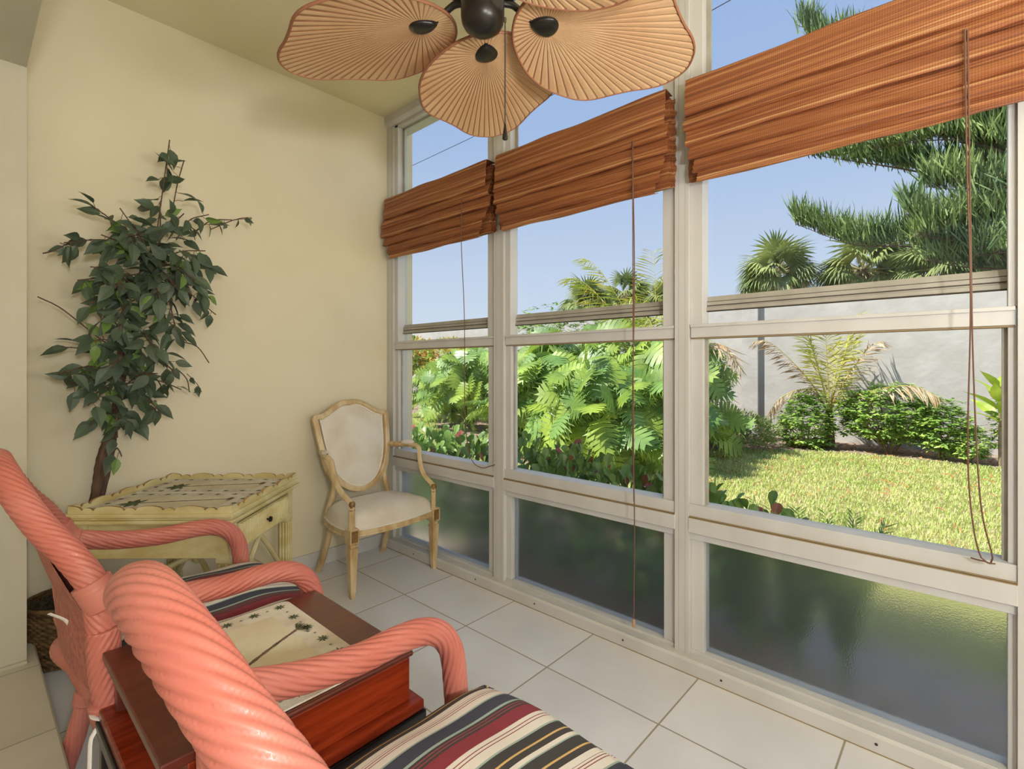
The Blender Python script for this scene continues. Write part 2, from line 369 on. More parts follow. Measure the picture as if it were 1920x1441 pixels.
struct(hd.build('trim_7', M_frame, smooth=False), 'painted head trim under the ceiling along the windows')

def make_window(idx, y0, y1, gl, gh):
    """bay between posts y0..y1; glass gl..gh"""
    w = empty('window_%d' % idx, (2.03, (y0+y1)/2, .06)); struct(w)
    iv = Matrix.Translation((-2.03, -(y0+y1)/2, -.06))
    def part(name, boxes, m, bevel=.0015):
        b = MB()
        for t in boxes:
            b.box(*t[:6], t[6] if len(t) > 6 else 0, M=iv)
        return b.build(name, m, w, smooth=False, bevel=bevel)
    e = .0
    # lower frosted light
    part('window_frame', [(2.0, 2.075, y0, y1, .06, .072), (2.01, 2.07, gh, y1, .072, .552), (2.01, 2.07, y0, gl, .072, .552), (2.0, 2.075, y0, y1, .522, .552),
                          (2.002, 2.012, y0+.001, y1-.001, .061, .067, 1)], [M_frame, M_dirt])
    part('frosted_pane', [(2.034, 2.040, gl-.004, gh+.004, .068, .526)], M_frost, 0)
    part('sill', [(1.982, 2.075, y0-.0005, y1+.0005, .552, .613), (1.9815, 1.99, y0, y1, .610, .6135, 1), (1.992, 2.075, y0, y1, .6135, .664), (1.985, 2.0, y0, y1, .6145, .618, 1)], [M_frame, M_dirt])
    part('lower_sash', [(2.005, 2.045, gh, y1, .664, 1.335), (2.005, 2.045, y0, gl, .664, 1.335), (2.025, 2.035, gl, gl+.012, .664, 1.335, 1), (2.025, 2.035, gh-.012, gh, .664, 1.335, 1)], [M_frame, M_frame_d])
    part('meeting_rail', [(1.996, 2.04, y0+.004, y1-.004, 1.337, 1.378), (1.990, 2.04, y0+.004, y1-.004, 1.378, 1.390), (2.0, 2.04, y0+.004, y1-.004, 1.331, 1.337, 1)], [M_frame, M_dirt])
    b = MB()
    b.prism([(2.04, 1.445), (2.07, 1.445), (2.07, 1.503), (2.052, 1.503), (2.046, 1.487), (2.046, 1.482), (2.042, 1.480), (2.042, 1.468), (2.046, 1.466), (2.046, 1.46), (2.04, 1.458)], gl, gh, axis=1, M=iv)
    b.box(2.0395, 2.06, gl, gh, 1.442, 1.4455, 1, M=iv)
    b.box(2.0445, 2.047, gl, gh, 1.480, 1.483, 1, M=iv); b.box(2.0445, 2.047, gl, gh, 1.464, 1.467, 1, M=iv)
    b.build('upper_sash_rail', [M_frame_d, M_gap], w, smooth=False)
    part('upper_sash', [(2.0, 2.06, gh, y1, 1.39, 2.24), (2.0, 2.06, y0, gl, 1.39, 2.24), (2.0, 2.07, y0, y1, 2.24, 2.302), (1.99, 2.0, y0+.004, y1-.004, 2.245, 2.262)], M_frame)
    part('transom_frame', [(2.0, 2.06, gh, y1, 2.302, CZ-.071), (2.0, 2.06, y0, gl, 2.302, CZ-.071), (2.0, 2.06, y0, y1, 2.838, CZ-.071),
                           (2.038, 2.045, gh-.02, gh, 2.302, 2.838, 1), (2.038, 2.045, gl, gh, 2.825, 2.838, 1)], [M_frame, M_frame_d])
    part('lower_pane', [(2.048, 2.052, gl-.003, gh+.003, .664, 1.45)], M_glass, 0)
    part('upper_pane', [(2.058, 2.062, gl-.003, gh+.003, 1.50, 2.25)], M_glass, 0)
    part('transom_pane', [(2.048, 2.052, gl-.003, gh+.003, 2.30, 2.84)], M_glass, 0)
    return w
make_window(1, 1.943, 2.897, 2.004, 2.862)
make_window(2, .901, 1.869, .960, 1.832)
make_window(3, -.097, .842, -.078, .791)
make_window(4, -1.13, -.166, -1.07, -.225)
slab('wall_stub', 1.985, 2.1, -1.6, -1.2, .06, CZ-.07, M_wall)

# ------------------------------------------------------------------ woven blinds
def make_blind(idx, yl, yh, label, cords, off):
    """yl..yh horizontal extent, folded stack"""
    c = (yl+yh)/2; root = empty('woven_blind', (1.93, c, 1.95)); tag(root, label, 'window blind', 'woven reed blinds over the windows')
    rnd = random.Random(idx)
    def strip(name, prof, y0, y1, jag=.006, nose=0):
        """prof list of (x,z) front profile top to bottom; extruded with ragged ends and back"""
        b = MB(); nz = len(prof); ny = 60
        e0 = [rnd.uniform(-jag, jag) for _ in prof]; e1 = [rnd.uniform(-jag, jag) for _ in prof]
        wob = [rnd.uniform(0, 6) for _ in range(3)]
        def fr(i, j, back):
            x, z = prof[j]; t = i/(ny-1); y = (y0+e0[j])*(1-t)+(y1+e1[j])*t
            w = .0025*sin(9*y+wob[0])+.0018*sin(23*y+wob[1]+j)
            return (x-1.93+w+back, y-c, z-1.95+.002*sin(14*y+wob[2]))
        v = [fr(i, j, 0) for i in range(ny) for j in range(nz)]+[fr(i, j, .003) for i in range(ny) for j in range(nz)]
        o = ny*nz; f = []
        for i in range(ny-1):
            for j in range(nz-1):
                a = i*nz+j; f.append((a, a+1, a+nz+1, a+nz)); f.append((o+a, o+a+nz, o+a+nz+1, o+a+1))
            f.append((i*nz, (i+1)*nz, o+(i+1)*nz, o+i*nz)); a = i*nz+nz-1; f.append((a, o+a, o+a+nz, a+nz))
        for j in range(nz-1):
            f.append((j, o+j, o+j+1, j+1)); a = (ny-1)*nz+j; f.append((a, a+1, o+a+1, o+a))
        b.add(v, f); return b.build(name, M_blind, root, smooth=True, sharp=50)
    # valance: gently pleated panel hung from a head rail
    pv = [(1.975, 2.333), (1.93, 2.337), (1.915, 2.335), (1.9085, 2.328)]
    z = 2.328
    for k in range(14):
        z -= .0092; pv.append((1.908-.0006*k-.0018*(k % 5 == 4), z))
    pv += [(1.902, 2.194), (1.912, 2.192), (1.93, 2.20)]
    strip('valance', pv, yl, yh, .002)
    zt = 2.197; hts = [.055, .060, .058, .054, .040]
    for k, hgt in enumerate(hts):
        n = 9; pf = [(1.945, zt+.012), (1.925, zt+.006)]
        for j in range(n+1):
            t = j/n; pf.append((1.9165-.016*t**.8-.002*sin(k*2.1+t*3), zt-hgt*t))
        pf += [(1.906, zt-hgt-.004), (1.916, zt-hgt-.003), (1.932, zt-hgt+.004)]
        sh = off[k]
        strip('fold', pf, yl-sh*.9, yh+sh, .004); zt -= hgt
    # stacked cloth behind the folds, seen from the end
    for q in range(3):
        pf = [(1.945+.011*q+.004*sin(j*1.3+q), 2.31-.36*j/26) for j in range(27)]
        strip('backing', pf, yl-.008*q, yh+.004, .005)
    b = MB(); b.box(1.955-1.93, 1.984-1.93, yl-c+.01, yh-c-.01, 2.29-1.95, 2.325-1.95); b.build('head_rail', M_cherry_top, root, smooth=False)
    for P, r, tas in cords:
        b = MB(); PP = [(x-1.93, y-c, z-1.95) for x, y, z in P]; b.tube(spline(PP, .02), r, 6)
        co = b.build('pull_cord', M_cord, root)
        if tas:
            t = MB(); e = PP[-1]; t.lathe([(.002, .0), (.006, -.006), (.007, -.022), (.005, -.034), (.003, -.036)], e, 12); t.build('tassel', M_wood_tassel, co)
    return root
make_blind(1, 1.925, 2.888, 'narrowest reed blind, over the window by the corner', [([(1.897, 2.109, 2.16), (1.893, 2.105, 1.9), (1.895, 2.082, 1.478), (1.9, 2.082, .95), (1.915, 2.055, .72), (1.935, 1.99, .665), (1.95, 1.93, .68), (1.952, 1.90, .69)], .0022, False)], [.02, .028, .0, -.04, -.06])
make_blind(2, .905, 1.855, 'middle reed blind, between the two others', [([(1.897, 1.044, 2.165), (1.893, 1.042, 1.9), (1.895, 1.04, 1.0), (1.893, 1.037, .66)], .0022, False), ([(1.899, 1.047, 2.16), (1.896, 1.036, 1.6), (1.896, 1.045, 1.0), (1.9, 1.038, .6), (1.893, 1.037, .17)], .0024, True)], [.012, .01, -.005, -.03, -.05])
make_blind(3, -.16, .822, 'largest reed blind, hanging in front of the window nearest the camera', [([(1.897, .012, 2.165), (1.893, .008, 1.8), (1.895, 0, 1.41), (1.9, .006, 1.0), (1.9, -.003, .8), (1.91, -.022, .69), (1.94, -.05, .672)], .0022, False), ([(1.899, .006, 2.16), (1.896, .0, 1.6), (1.896, -.006, 1.2), (1.9, -.02, .85), (1.925, -.045, .69), (1.96, -.03, .668), (1.97, .0, .668)], .0022, False)], [.008, .0, -.01, -.03, -.045])

# ------------------------------------------------------------------ ceiling fan
FX, FY = .9806, 1.0025
fan = empty('ceiling_fan', (FX, FY, 2.141)); tag(fan, 'bronze ceiling fan with five tan palm leaf blades hanging from the ceiling', 'ceiling fan')
b = MB(); b.lathe([(.0, 0), (.018, .001), (.034, .008), (.05, .02), (.058, .034), (.0605, .05), (.0605, .10), (.064, .104), (.064, .13)], seg=40); b.build('switch_housing', M_bronze, fan)
b = MB(); b.lathe([(.05, .128), (.10, .132), (.112, .142), (.116, .16), (.112, .20), (.09, .23), (.05, .25), (.03, .26)], seg=48); b.build('motor', M_bronze, fan)
b = MB(); b.lathe([(.013, .255), (.013, .74)], seg=16); b.build('downrod', M_bronze, fan)
b = MB(); b.lathe([(.02, .70), (.05, .72), (.066, .76), (.068, CZ-2.141)], seg=32); b.build('canopy', M_bronze, fan)
b = MB(); ch = [(.0525, -.036, .045), (.052, -.0365, .0), (.052, -.0365, -.24)]
b.tube(ch, .0016, 6, prof=lambda a, d: 1+.5*abs(sin(d*900))); b.lathe([(.004, .012), (.0045, .006), (.0035, 0)], (.0525, -.036, .045), 10)
b.lathe([(.0025, 0), (.004, -.012), (.0075, -.036), (.008, -.042), (.006, -.045), (.003, -.046)], (.052, -.0365, -.24), 12, 1)
b.build('pull_chain', [M_steel, M_bronze], fan)
BS = .94
prof = [(.096, 0), (.100, .035), (.108, .062), (.12, .09), (.15, .135), (.19, .18), (.23, .21), (.29, .238), (.37, .25), (.43, .247), (.48, .225), (.53, .185), (.58, .148), (.63, .118), (.665, .088), (.688, .05), (.70, 0)]
prof = [(.096+(u-.096)*BS, v*.97) for u, v in prof]
outl = [(u, v) for u, v in prof]+[(u, -v*.98) for u, v in prof[-2:0:-1]]
osm = spline([(a, b_, 0) for a, b_ in outl]+[(outl[0][0], 0, 0)], .012)[:-1]
osm = [(p[0], p[1]) for p in osm]
C0 = (.19, 0)
def ray_hit(phi):
    dx, dy = cos(phi), sin(phi); best = .05
    for i in range(len(osm)):
        x1, y1 = osm[i][0]-C0[0], osm[i][1]-C0[1]; x2, y2 = osm[(i+1) % len(osm)][0]-C0[0], osm[(i+1) % len(osm)][1]-C0[1]
        ex, ey = x2-x1, y2-y1; det = dx*(-ey)+dy*ex
        if abs(det) < 1e-12: continue
        t = (x1*(-ey)+y1*ex)/det; s_ = (dx*y1-dy*x1)/det
        if t > 0 and -1e-6 <= s_ <= 1+1e-6: best = max(best, t)
    return best
def blade_mesh():
    b = MB(); NP = 58; K = 6; n = NP*K; rings = 12
    # more pleats toward the tip: warp the angle
    ph = []
    for i in range(n):
        t = i/n; ph.append(2*pi*t-.55*sin(2*pi*t))
    H = [ray_hit(a) for a in ph]
    z_of = lambda u, v: -.05*max(0, (u-.1)/.6)**1.3-.10*v*v
    def pt(i, j, side):
        r = H[i]*(j/(rings-1))**.9 if j else 0.012
        u, v = C0[0]+cos(ph[i])*r, C0[1]+sin(ph[i])*r
        k = i % K; tri = [0, 0, 0, 0, 0, 1][k]
        amp = .0026*min(1, r/.1)
        return (u, v, z_of(u, v)+tri*amp+side)
    for side in (0, 1):
        vs = [pt(i, j, .006*side) for i in range(n) for j in range(rings)]; fs = []; fg = []
        for i in range(n):
            i2 = (i+1) % n
            for j in range(rings-1):
                q = (i*rings+j, i*rings+j+1, i2*rings+j+1, i2*rings+j)
                if side == 0: q = q[::-1]
                (fg if i % K == 4 else fs).append(q)
        o = b.n; b.V.extend(vs); b.n += len(vs)
        for q in fs: b.F.append([o+x for x in q]); b.I.append(0)
        for q in fg: b.F.append([o+x for x in q]); b.I.append(1)
    rim = [(C0[0]+cos(ph[i])*H[i], C0[1]+sin(ph[i])*H[i]) for i in range(0, n, 2)]
    rim = [(u, v, z_of(u, v)+.003) for u, v in rim]; rim.append(rim[0])
    b.tube(rim, .0045, 6, 2)
    return b
bm_first = None
base_ang = pi/2-YAW
for k in range(5):
    ang = base_ang+k*2*pi/5+radians(0)
    if bm_first is None:
        bl = blade_mesh().build('blade', [M_blade, M_bladeg, M_bladee], fan, sharp=60); bm_first = bl
        mm = MB()
        mm.tube(spline([(.06, 0, .035), (.09, 0, .035), (.115, 0, .02), (.15, 0, .002)], .01), .0095, 10)
        arm = mm.build('blade_arm', M_bronze, fan); 
        pd = MB()
        def pad(u, v):
            a = 2*pi*u; rr = (1+.30*cos(a)*0)
            x = .022*cos(a)*(1.45 if cos(a) > 0 else 1.6); y = .021*sin(a)*(1-.28*(-cos(a)))
            x = .041*cos(a); y = .033*sin(a)*(1+.32*cos(a))
            f = sin(pi/2*(1-v)); 
            return (.185+x*f, y*f, -.013*cos(pi/2*(1-v))**.6-.002)
        pd.grid(pad, 32, 8, closeu=True); pd.tube([pad(i/32, 0)for i in range(33)], .0035, 6)
        pdo = pd.build('blade_medallion', M_bronze, fan)
    else:
        bl = bm_first.copy(); COL.objects.link(bl); a2 = arm.copy(); COL.objects.link(a2); p2 = pdo.copy(); COL.objects.link(p2)
    for o, in ((bl,),) if k == 0 else ((bl,), (a2,), (p2,)):
        o.parent = fan
    for o in ([bl, arm, pdo] if k == 0 else [bl, a2, p2]):
        o.location = (0, 0, .066)
        R = Matrix.Rotation(ang, 4, 'Z') @ Matrix.Rotation(radians(-9), 4, 'X')
        if o.name.startswith('blade_arm'): R = Matrix.Rotation(ang, 4, 'Z')
        o.rotation_euler = R.to_euler()

# ------------------------------------------------------------------ coral twisted rattan armchairs
SC = .92
def Rw(p): return (SC*p[0], SC*p[1], 1.22*(1-SC)+SC*p[2])
RT = .033*SC
NS = 13
def rope(tw=23.0, ns=NS, depth=.16):
    return lambda a, d: (1-depth)+depth*abs(sin(ns*(a+tw*d)/2))**.5
def coral_chair(loc, label, near_drop=0):
    root = empty('rattan_armchair', loc); tag(root, label, 'armchair', 'coral twisted rattan armchairs')
    def L(pts): return [Rw(p) for p in pts]
    seg = NS*9
    # arched back frame, runs down both sides into the rear legs
    arch = [(0.262, -0.318, 0.6), (0.246, -0.31, 0.7), (0.208, -0.272, 0.775), (0.166, -0.222, 0.835), (0.13, -0.165, 0.901), (0.106, -0.095, 0.955), (0.096, 0, 0.979), (0.106, 0.095, 0.955), (0.13, 0.165, 0.901), (0.166, 0.222, 0.835), (0.208, 0.272, 0.775), (0.246, 0.31, 0.7), (0.262, 0.318, 0.6)]
    b = MB(); b.tube(spline(L(arch), .004), RT*.96, seg, prof=rope()); b.build('back_frame', M_coral, root, sharp=0)
    for s in (-1, 1):
        b = MB(); b.tube(spline(L([(.262, s*.318, .60), (.266, s*.318, .50), (.28, s*.312, .39)]), .005), RT*1.02, seg, prof=rope(s*23)); b.build('upright', M_coral, root, sharp=0)
        low = -1.22*(1-SC)/SC
        b = MB(); b.tube(spline(L([(.268, s*.312, .43), (.30, s*.306, .34), (.322, s*.30, .20), (.29, s*.30, .04), (.245, s*.298, low)]), .006), RT*.85, seg, prof=rope(s*10, NS, .09)); b.build('leg', M_coral, root, sharp=0)
        b = MB(); b.tube(spline(L([(.80, s*.29, .36), (.80, s*.29, .2), (.82, s*.29, low)]), .01), RT*.9, seg, prof=rope(s*10)); b.build('leg', M_coral, root, sharp=0)
        # arm: out of the band, forward, curling down in front of the seat
        arm_ = [(.235, s*.312, .672), (.30, s*.313, .655), (.40, s*.313, .628), (.52, s*.31, .612), (.62, s*.31, .612), (.69, s*.31, .604), (.745, s*.31, .575), (.778, s*.31, .52), (.79, s*.31, .44), (.792, s*.305, .36)]
        if s < 0: arm_ = [arm_[0]]+[(x, y, z-near_drop*min(1, k/3)) for k, (x, y, z) in enumerate(arm_)][1:]
        b = MB(); b.tube(spline(L(arm_), .005), RT*.92, seg, prof=rope(-s*14, NS, .14)); b.build('arm', M_coral, root, sharp=0)
        # wrapped bindings
        def wrap(P, r, n=8):
            b = MB(); fr = spline(P, .0035)
            b.tube(fr, r, 36, prof=lambda a, d: 1+.045*abs(sin(d/.0062*pi/1.0))); return b.build('binding', M_coral, root, sharp=0)
        wrap(L([(.266, s*.317, .655), (.253, s*.315, .685), (.240, s*.309, .715)]), RT*1.16)
        wrap(L([(.270, s*.313, .43), (.278, s*.312, .40), (.290, s*.311, .365)]), RT*1.13)
        wrap(L([(.258, s*.3125, .668), (.29, s*.313, .657)]), RT*1.06)
        wrap(L([(.320, s*.301, .16), (.312, s*.30, .12)]), RT*1.1)
        b = MB(); b.tube(spline(L([(.318, s*.30, .25), (.5, s*.29, .25), (.80, s*.29, .27)]), .01), RT*.6, 24, prof=rope(20, 8)); b.build('stretcher', M_coral, root, sharp=0)
    # seat ring and curled brace
    b = MB(); b.tube(spline(L([(.28, -.24, .375), (.76, -.24, .375), (.79, 0, .375), (.76, .24, .375), (.28, .24, .375), (.26, 0, .375), (.28, -.24, .375)]), .01), RT*.8, 48, prof=rope(20, 10)); b.build('seat_frame', M_coral, root, sharp=0)
    b = MB(); b.box(*[Rw((.27, 0, 0))[0], Rw((.80, 0, 0))[0], -.26*SC, .26*SC, Rw((0, 0, .385))[2]-.006, Rw((0, 0, .385))[2]+.006]); b.build('seat', M_coralw, root)
    b = MB(); b.tube(spline(L([(.315, -.30, .24), (.30, 0, .22), (.315, .30, .24)]), .01), RT*.6, 24, prof=rope(20, 8)); b.build('stretcher', M_coral, root, sharp=0)
    # bowed wicker back
    def bk(u, v, e=0):
        z = .44+.50*v; xm = .26 if z < .6 else .26-(z-.6)*.42
        hw = .27 if z < .70 else max(.02, .27*max(0, 1-((z-.70)/.25)**1.25))
        y = (2*u-1)*hw; x = xm-.035*(1-(2*u-1)**2)*(1-v**2)*(.4+.6*sin(pi*min(1, v*1.1+.15)))
        return Rw((x+e, y, z))
    b = MB(); b.grid(lambda u, v: bk(u, v), 30, 22); b.grid(lambda u, v: bk(1-u, v, -.016), 30, 22)
    rimp = [bk(u/20, 0) for u in range(21)]; b.tube(rimp, .013, 10)
    b.build('back_panel', M_coralw, root)
    return root
chA = coral_chair((-.028, 1.84*SC, 0), 'coral twisted rattan armchair beside the cream table, with its whole arched back in view')
chB = coral_chair((.034, .632*SC, 0), 'coral twisted rattan armchair nearest the camera, cut off by the bottom edge', .06)

def cushion(loc, label, ties):
    root = empty('seat_cushion', loc); tag(root, label, 'cushion', 'striped seat cushions')
    x0, x1, yh, z0, z1 = .29*SC, .85*SC, .282*SC, .401*SC+.0976, .47*SC+.0976
    cx, hx = (x0+x1)/2, (x1-x0)/2
    def f(u, v, top):
        a, c = 2*u-1, 2*v-1
        sx = math.copysign(abs(a)**.9, a); 
        ex = (1-abs(a)**5)**.5; ey = (1-abs(c)**5)**.5
        k = (ex*ey)**.8
        rx = 1-.05*(abs(c)**4); ry = 1-.05*(abs(a)**4)
        z = (z0+z1)/2+(1 if top else -.9)*((z1-z0)/2*k+(.022*k*(1-a*a)*(1-c*c) if top else 0))
        return (cx+hx*a*rx+.004*sin(5*c), yh*c*ry, z+.003*sin(7*a+3*c)*k)
    b = MB(); b.grid(lambda u, v: f(u, v, True), 44, 40); b.grid(lambda u, v: f(1-u, v, False), 44, 40)
    b.build('cover', M_stripe, root, sharp=0)
    b = MB(); loop = []
    for i in range(81):
        t = i/80*4; k = int(t) % 4; s_ = (t % 1)*2-1
        a, c = [(s_, -1), (1, s_), (-s_, 1), (-1, -s_)][k]
        loop.append(((cx+hx*a*(1-.05*abs(c)**4)), yh*c*(1-.05*abs(a)**4), (z0+z1)/2))
    b.tube(loop, .004, 6); b.build('piping', M_stripe, root)
    for P in ties:
        b = MB(); b.tube(spline(P, .01), .0055, 8, flat=.25); b.build('tie', M_tie, root)
    return root
zr = .39*SC+.0976
FF = 945.; fxv, fyv = sin(YAW), cos(YAW); rxv, ryv = fyv, -fxv
def atY(px, py, Yw):
    t = (px-960)/FF; s = Yw/(fyv+t*ryv); return (s*(fxv+t*rxv), Yw, 1.22-(py-687)*s/FF)
cushion((-.028, 1.84*SC, 0), 'striped seat cushion in the armchair beside the cream table', [
    [(.27, -.28, zr), (.235, -.325, .46), (.215, -.335, .445), (.21, -.345, .38), (.20, -.35, .25), (.19, -.355, .10), (.19, -.35, .03)],
    [(.23, -.252, zr+.01), (.222, -.318, .475), (.255, -.325, .462), (.272, -.30, .47)],
    [tuple(np.array(atY(x, y, Yt))-np.array([-.028, 1.84*SC, 0])) for x, y, Yt in ((150, 1200, 1.60), (136, 1180, 1.58), (122, 1162, 1.57), (92, 1150, 1.56))]])
cushion((.03, .615*SC, 0), 'striped seat cushion in the armchair nearest the camera', [[(.28, -.25, zr), (.22, -.30, zr-.03), (.2, -.31, .2)]])

# ------------------------------------------------------------------ cherry wood chest with placemat, on black stand
def W(x, y, z): return Rw((x, y, z))
def wbox(b, x0, x1, y0, y1, z0, z1, mi=0):
    p, q = Rw((x0, y0, z0)), Rw((x1, y1, z1)); b.box(p[0], q[0], p[1], q[1], p[2], q[2], mi)
ox, oy = .48*SC, 1.225*SC
chest = empty('wooden_chest', (ox, oy, 0)); tag(chest, 'low glossy cherry wood chest standing between the two coral armchairs', 'chest')
def cpart(name, boxes, m, bev=.003):
    b = MB()
    for t in boxes: wbox(b, *t)
    o = b.build(name, m, None, smooth=False, bevel=bev); 
    for v in o.data.vertices: v.co.x -= ox; v.co.y -= oy
    o.parent = chest; return o
cpart('body', [(.285, .722, .985, 1.465, .43, .532)], M_cherry)
cpart('top', [(.285, .73, .98, 1.47, .533, .545)], M_cherry_top, .004)
cpart('end_board', [(.222, .300, .98, 1.47, .546, .566)], M_cherry_top, .003)
cpart('end_panel', [(.262, .284, .985, 1.465, .43, .545)], M_cherry)
cpart('batten', [(.243, .261, 1.44, 1.462, .43, .545)], M_cherry_top, .002)
cpart('plinth', [(.218, .748, .962, 1.488, .405, .43)], M_cherry, .004)
cpart('stand_frame', [(.212, .752, .959, 1.491, .375, .4045), (.24, .725, .985, 1.465, .06, .3745)], M_black, .003)
for (x, y) in ((.235, .975), (.235, 1.45), (.722, .975), (.722, 1.45)):
    cpart('leg', [(x-.018, x+.018, y-.003, y+.025, -.06, .3745)], M_black)
for (x, y) in ((.235, .986), (.235, 1.461), (.722, .986), (.722, 1.461)):
    p = Rw((x, y, 0)); b = MB(); b.tube([(p[0]-ox, p[1]-oy-.012, .0225), (p[0]-ox, p[1]-oy+.012, .0225)], .0225, 20); b.build('caster', M_black, chest)

def palm_star(b, cx, cy, z, s, mi, n=7, rot=0):
    for k in range(n):
        a = rot+2*pi*k/n+.2*sin(k*7); L = s*(.8+.3*sin(k*3.1)**2)
        d = (cos(a), sin(a)); nn = (-d[1], d[0]); w = s*.13
        b.add([(cx, cy, z), (cx+d[0]*L*.45+nn[0]*w, cy+d[1]*L*.45+nn[1]*w, z), (cx+d[0]*L, cy+d[1]*L, z), (cx+d[0]*L*.45-nn[0]*w, cy+d[1]*L*.45-nn[1]*w, z)], [(0, 3, 2, 1)], mi)
        b.add([(v[0], v[1], v[2]) for v in []], [], mi)
def placemat(name, loc, rz, lx, ly, label, group, big=True, drape=False):
    root = empty(name, loc, rz); tag(root, label, 'placemat', group)
    t = .0035; b = MB(); r = .018; poly = []
    for cx, cy, a0 in ((lx/2-r, ly/2-r, 0), (-lx/2+r, ly/2-r, pi/2), (-lx/2+r, -ly/2+r, pi), (lx/2-r, -ly/2+r, 1.5*pi)):
        for k in range(6): a = a0+pi/2*k/5; poly.append((cx+r*cos(a), cy+r*sin(a)))
    b.prism(poly, 0, t, 0); z = t+.0004
    ins = .062
    def quad(x0, x1, y0, y1, z, mi): b.add([(x0, y0, z), (x1, y0, z), (x1, y1, z), (x0, y1, z)], [(0, 1, 2, 3)], mi)
    quad(-lx/2+ins, lx/2-ins, -ly/2+ins, ly/2-ins, z, 1)
    # border of little palm stars and rings
    z2 = z+.0004
    nx = max(3, int(lx/.075)); nyb = max(3, int(ly/.075))
    pts = [(-lx/2+.03+(lx-.06)*i/nx, s_*(ly/2-.028)) for i in range(nx+1) for s_ in (-1, 1)]+[(s_*(lx/2-.028), -ly/2+.03+(ly-.06)*i/nyb) for i in range(1, nyb) for s_ in (-1, 1)]
    for i, (x, y) in enumerate(pts): palm_star(b, x, y, z2, .019, 2, 8, i*.7)
    for i in range(nx):
        for s_ in (-1, 1):
            x = -lx/2+.03+(lx-.06)*(i+.5)/nx; palm_star(b, x, s_*(ly/2-.028), z2, .006, 3, 6)
    for i in range(nyb):
        for s_ in (-1, 1):
            y = -ly/2+.03+(ly-.06)*(i+.5)/nyb; palm_star(b, s_*(lx/2-.028), y, z2, .006, 3, 6)
    # one tall palm: trunk along x, crown of feathered leaves, roots at far end
    tx0, tx1 = -lx*.27, lx*.33
    tr = [(tx0+(tx1-tx0)*k/14, -ly*.12+ly*.02*sin(k/14*3)+ly*.22*(k/14)**1.2) for k in range(15)]
    for k in range(14):
        (xa, ya), (xb, yb) = tr[k], tr[k+1]; wa = .0050*(1-.35*k/14)+.001*(k % 2)
        b.add([(xa, ya-wa, z2), (xb, yb-wa, z2), (xb, yb+wa, z2), (xa, ya+wa, z2)], [(0, 1, 2, 3)], 3)
    for k in range(9):
        a = -.9+1.8*k/8; L = .034; x, y = tr[-1]
        b.add([(x, y, z2), (x+L*cos(a)*.6+.002, y+L*sin(a)-.003, z2), (x+L*cos(a), y+L*sin(a)*1.1, z2), (x+L*cos(a)*.5, y+L*sin(a)*.9+.004, z2)], [(0, 1, 2, 3)], 3 if k % 2 else 2)
    x, y = tr[0]
    for k, a in enumerate([.9, 1.5, 2.1, 2.75, 3.3, 3.9, 4.5, 5.2, 5.7]):
        L = (.085 if big else .06)*(1-.15*(k % 2)); m = 10; top = []; bot = []
        for j in range(m+1):
            t_ = j/m; aa = a+(.5*(1 if sin(a) > 0 else -1)*t_*(-1 if cos(a) < 0 else 1))*.6
            px, py = x+L*t_*cos(aa), y+L*t_*sin(aa); w = .011*sin(pi*min(1, .08+t_*.92))**.8*(1 if j % 2 else .72)
            top.append((px-w*sin(aa), py+w*cos(aa), z2+.0002*(k % 3+1))); bot.append((px+w*sin(aa), py-w*cos(aa), z2+.0002*(k % 3+1)))
        vs = top+bot; b.add(vs, [(j, m+1+j, m+2+j, j+1) for j in range(m)], 2)
    o = b.build('cloth', [M_tap, M_tap2, M_tapg, M_tapb], root, smooth=False)
    return root
p0 = Rw((.30, .99, .545)); p1 = Rw((.635, 1.452, .545))
placemat('placemat', ((p0[0]+p1[0])/2, (p0[1]+p1[1])/2, p0[2]+.0012), 0, p1[0]-p0[0], p1[1]-p0[1], 'tan tapestry placemat with a palm tree lying on the cherry wood chest', 'palm tree tapestry placemats')

# ------------------------------------------------------------------ cream side table
Nn, Rr, Ll = Vector((.679, 2.042)), Vector((1.133, 2.468)), Vector((.277, 2.538))
tc_ = (Rr+Ll)/2; tang = atan2(Rr.y-Nn.y, Rr.x-Nn.x)
table = empty('side_table', (tc_.x, tc_.y, 0), tang); tag(table, 'square cream painted side table with scalloped rim set cornerwise by the wall', 'side table')
hu, hv = .311, .318
def tb(name, boxes, m=M_cream, bev=.002, par=None):
    b = MB()
    for t in boxes: b.box(*t)
    return b.build(name, m, par or table, smooth=False, bevel=bev)
b = MB()
b.box(-hu, hu, -hv, hv, .648, .664); b.box(-hu+.004, hu-.004, -hv+.004, hv-.004, .640, .648); b.box(-hu-.004, hu+.004, -hv-.004, hv+.004, .626, .640)
b.box(-hu+.008, hu-.008, -hv+.008, hv-.008, .618, .626)
b.build('tabletop', M_cream, table, smooth=False, bevel=.004)
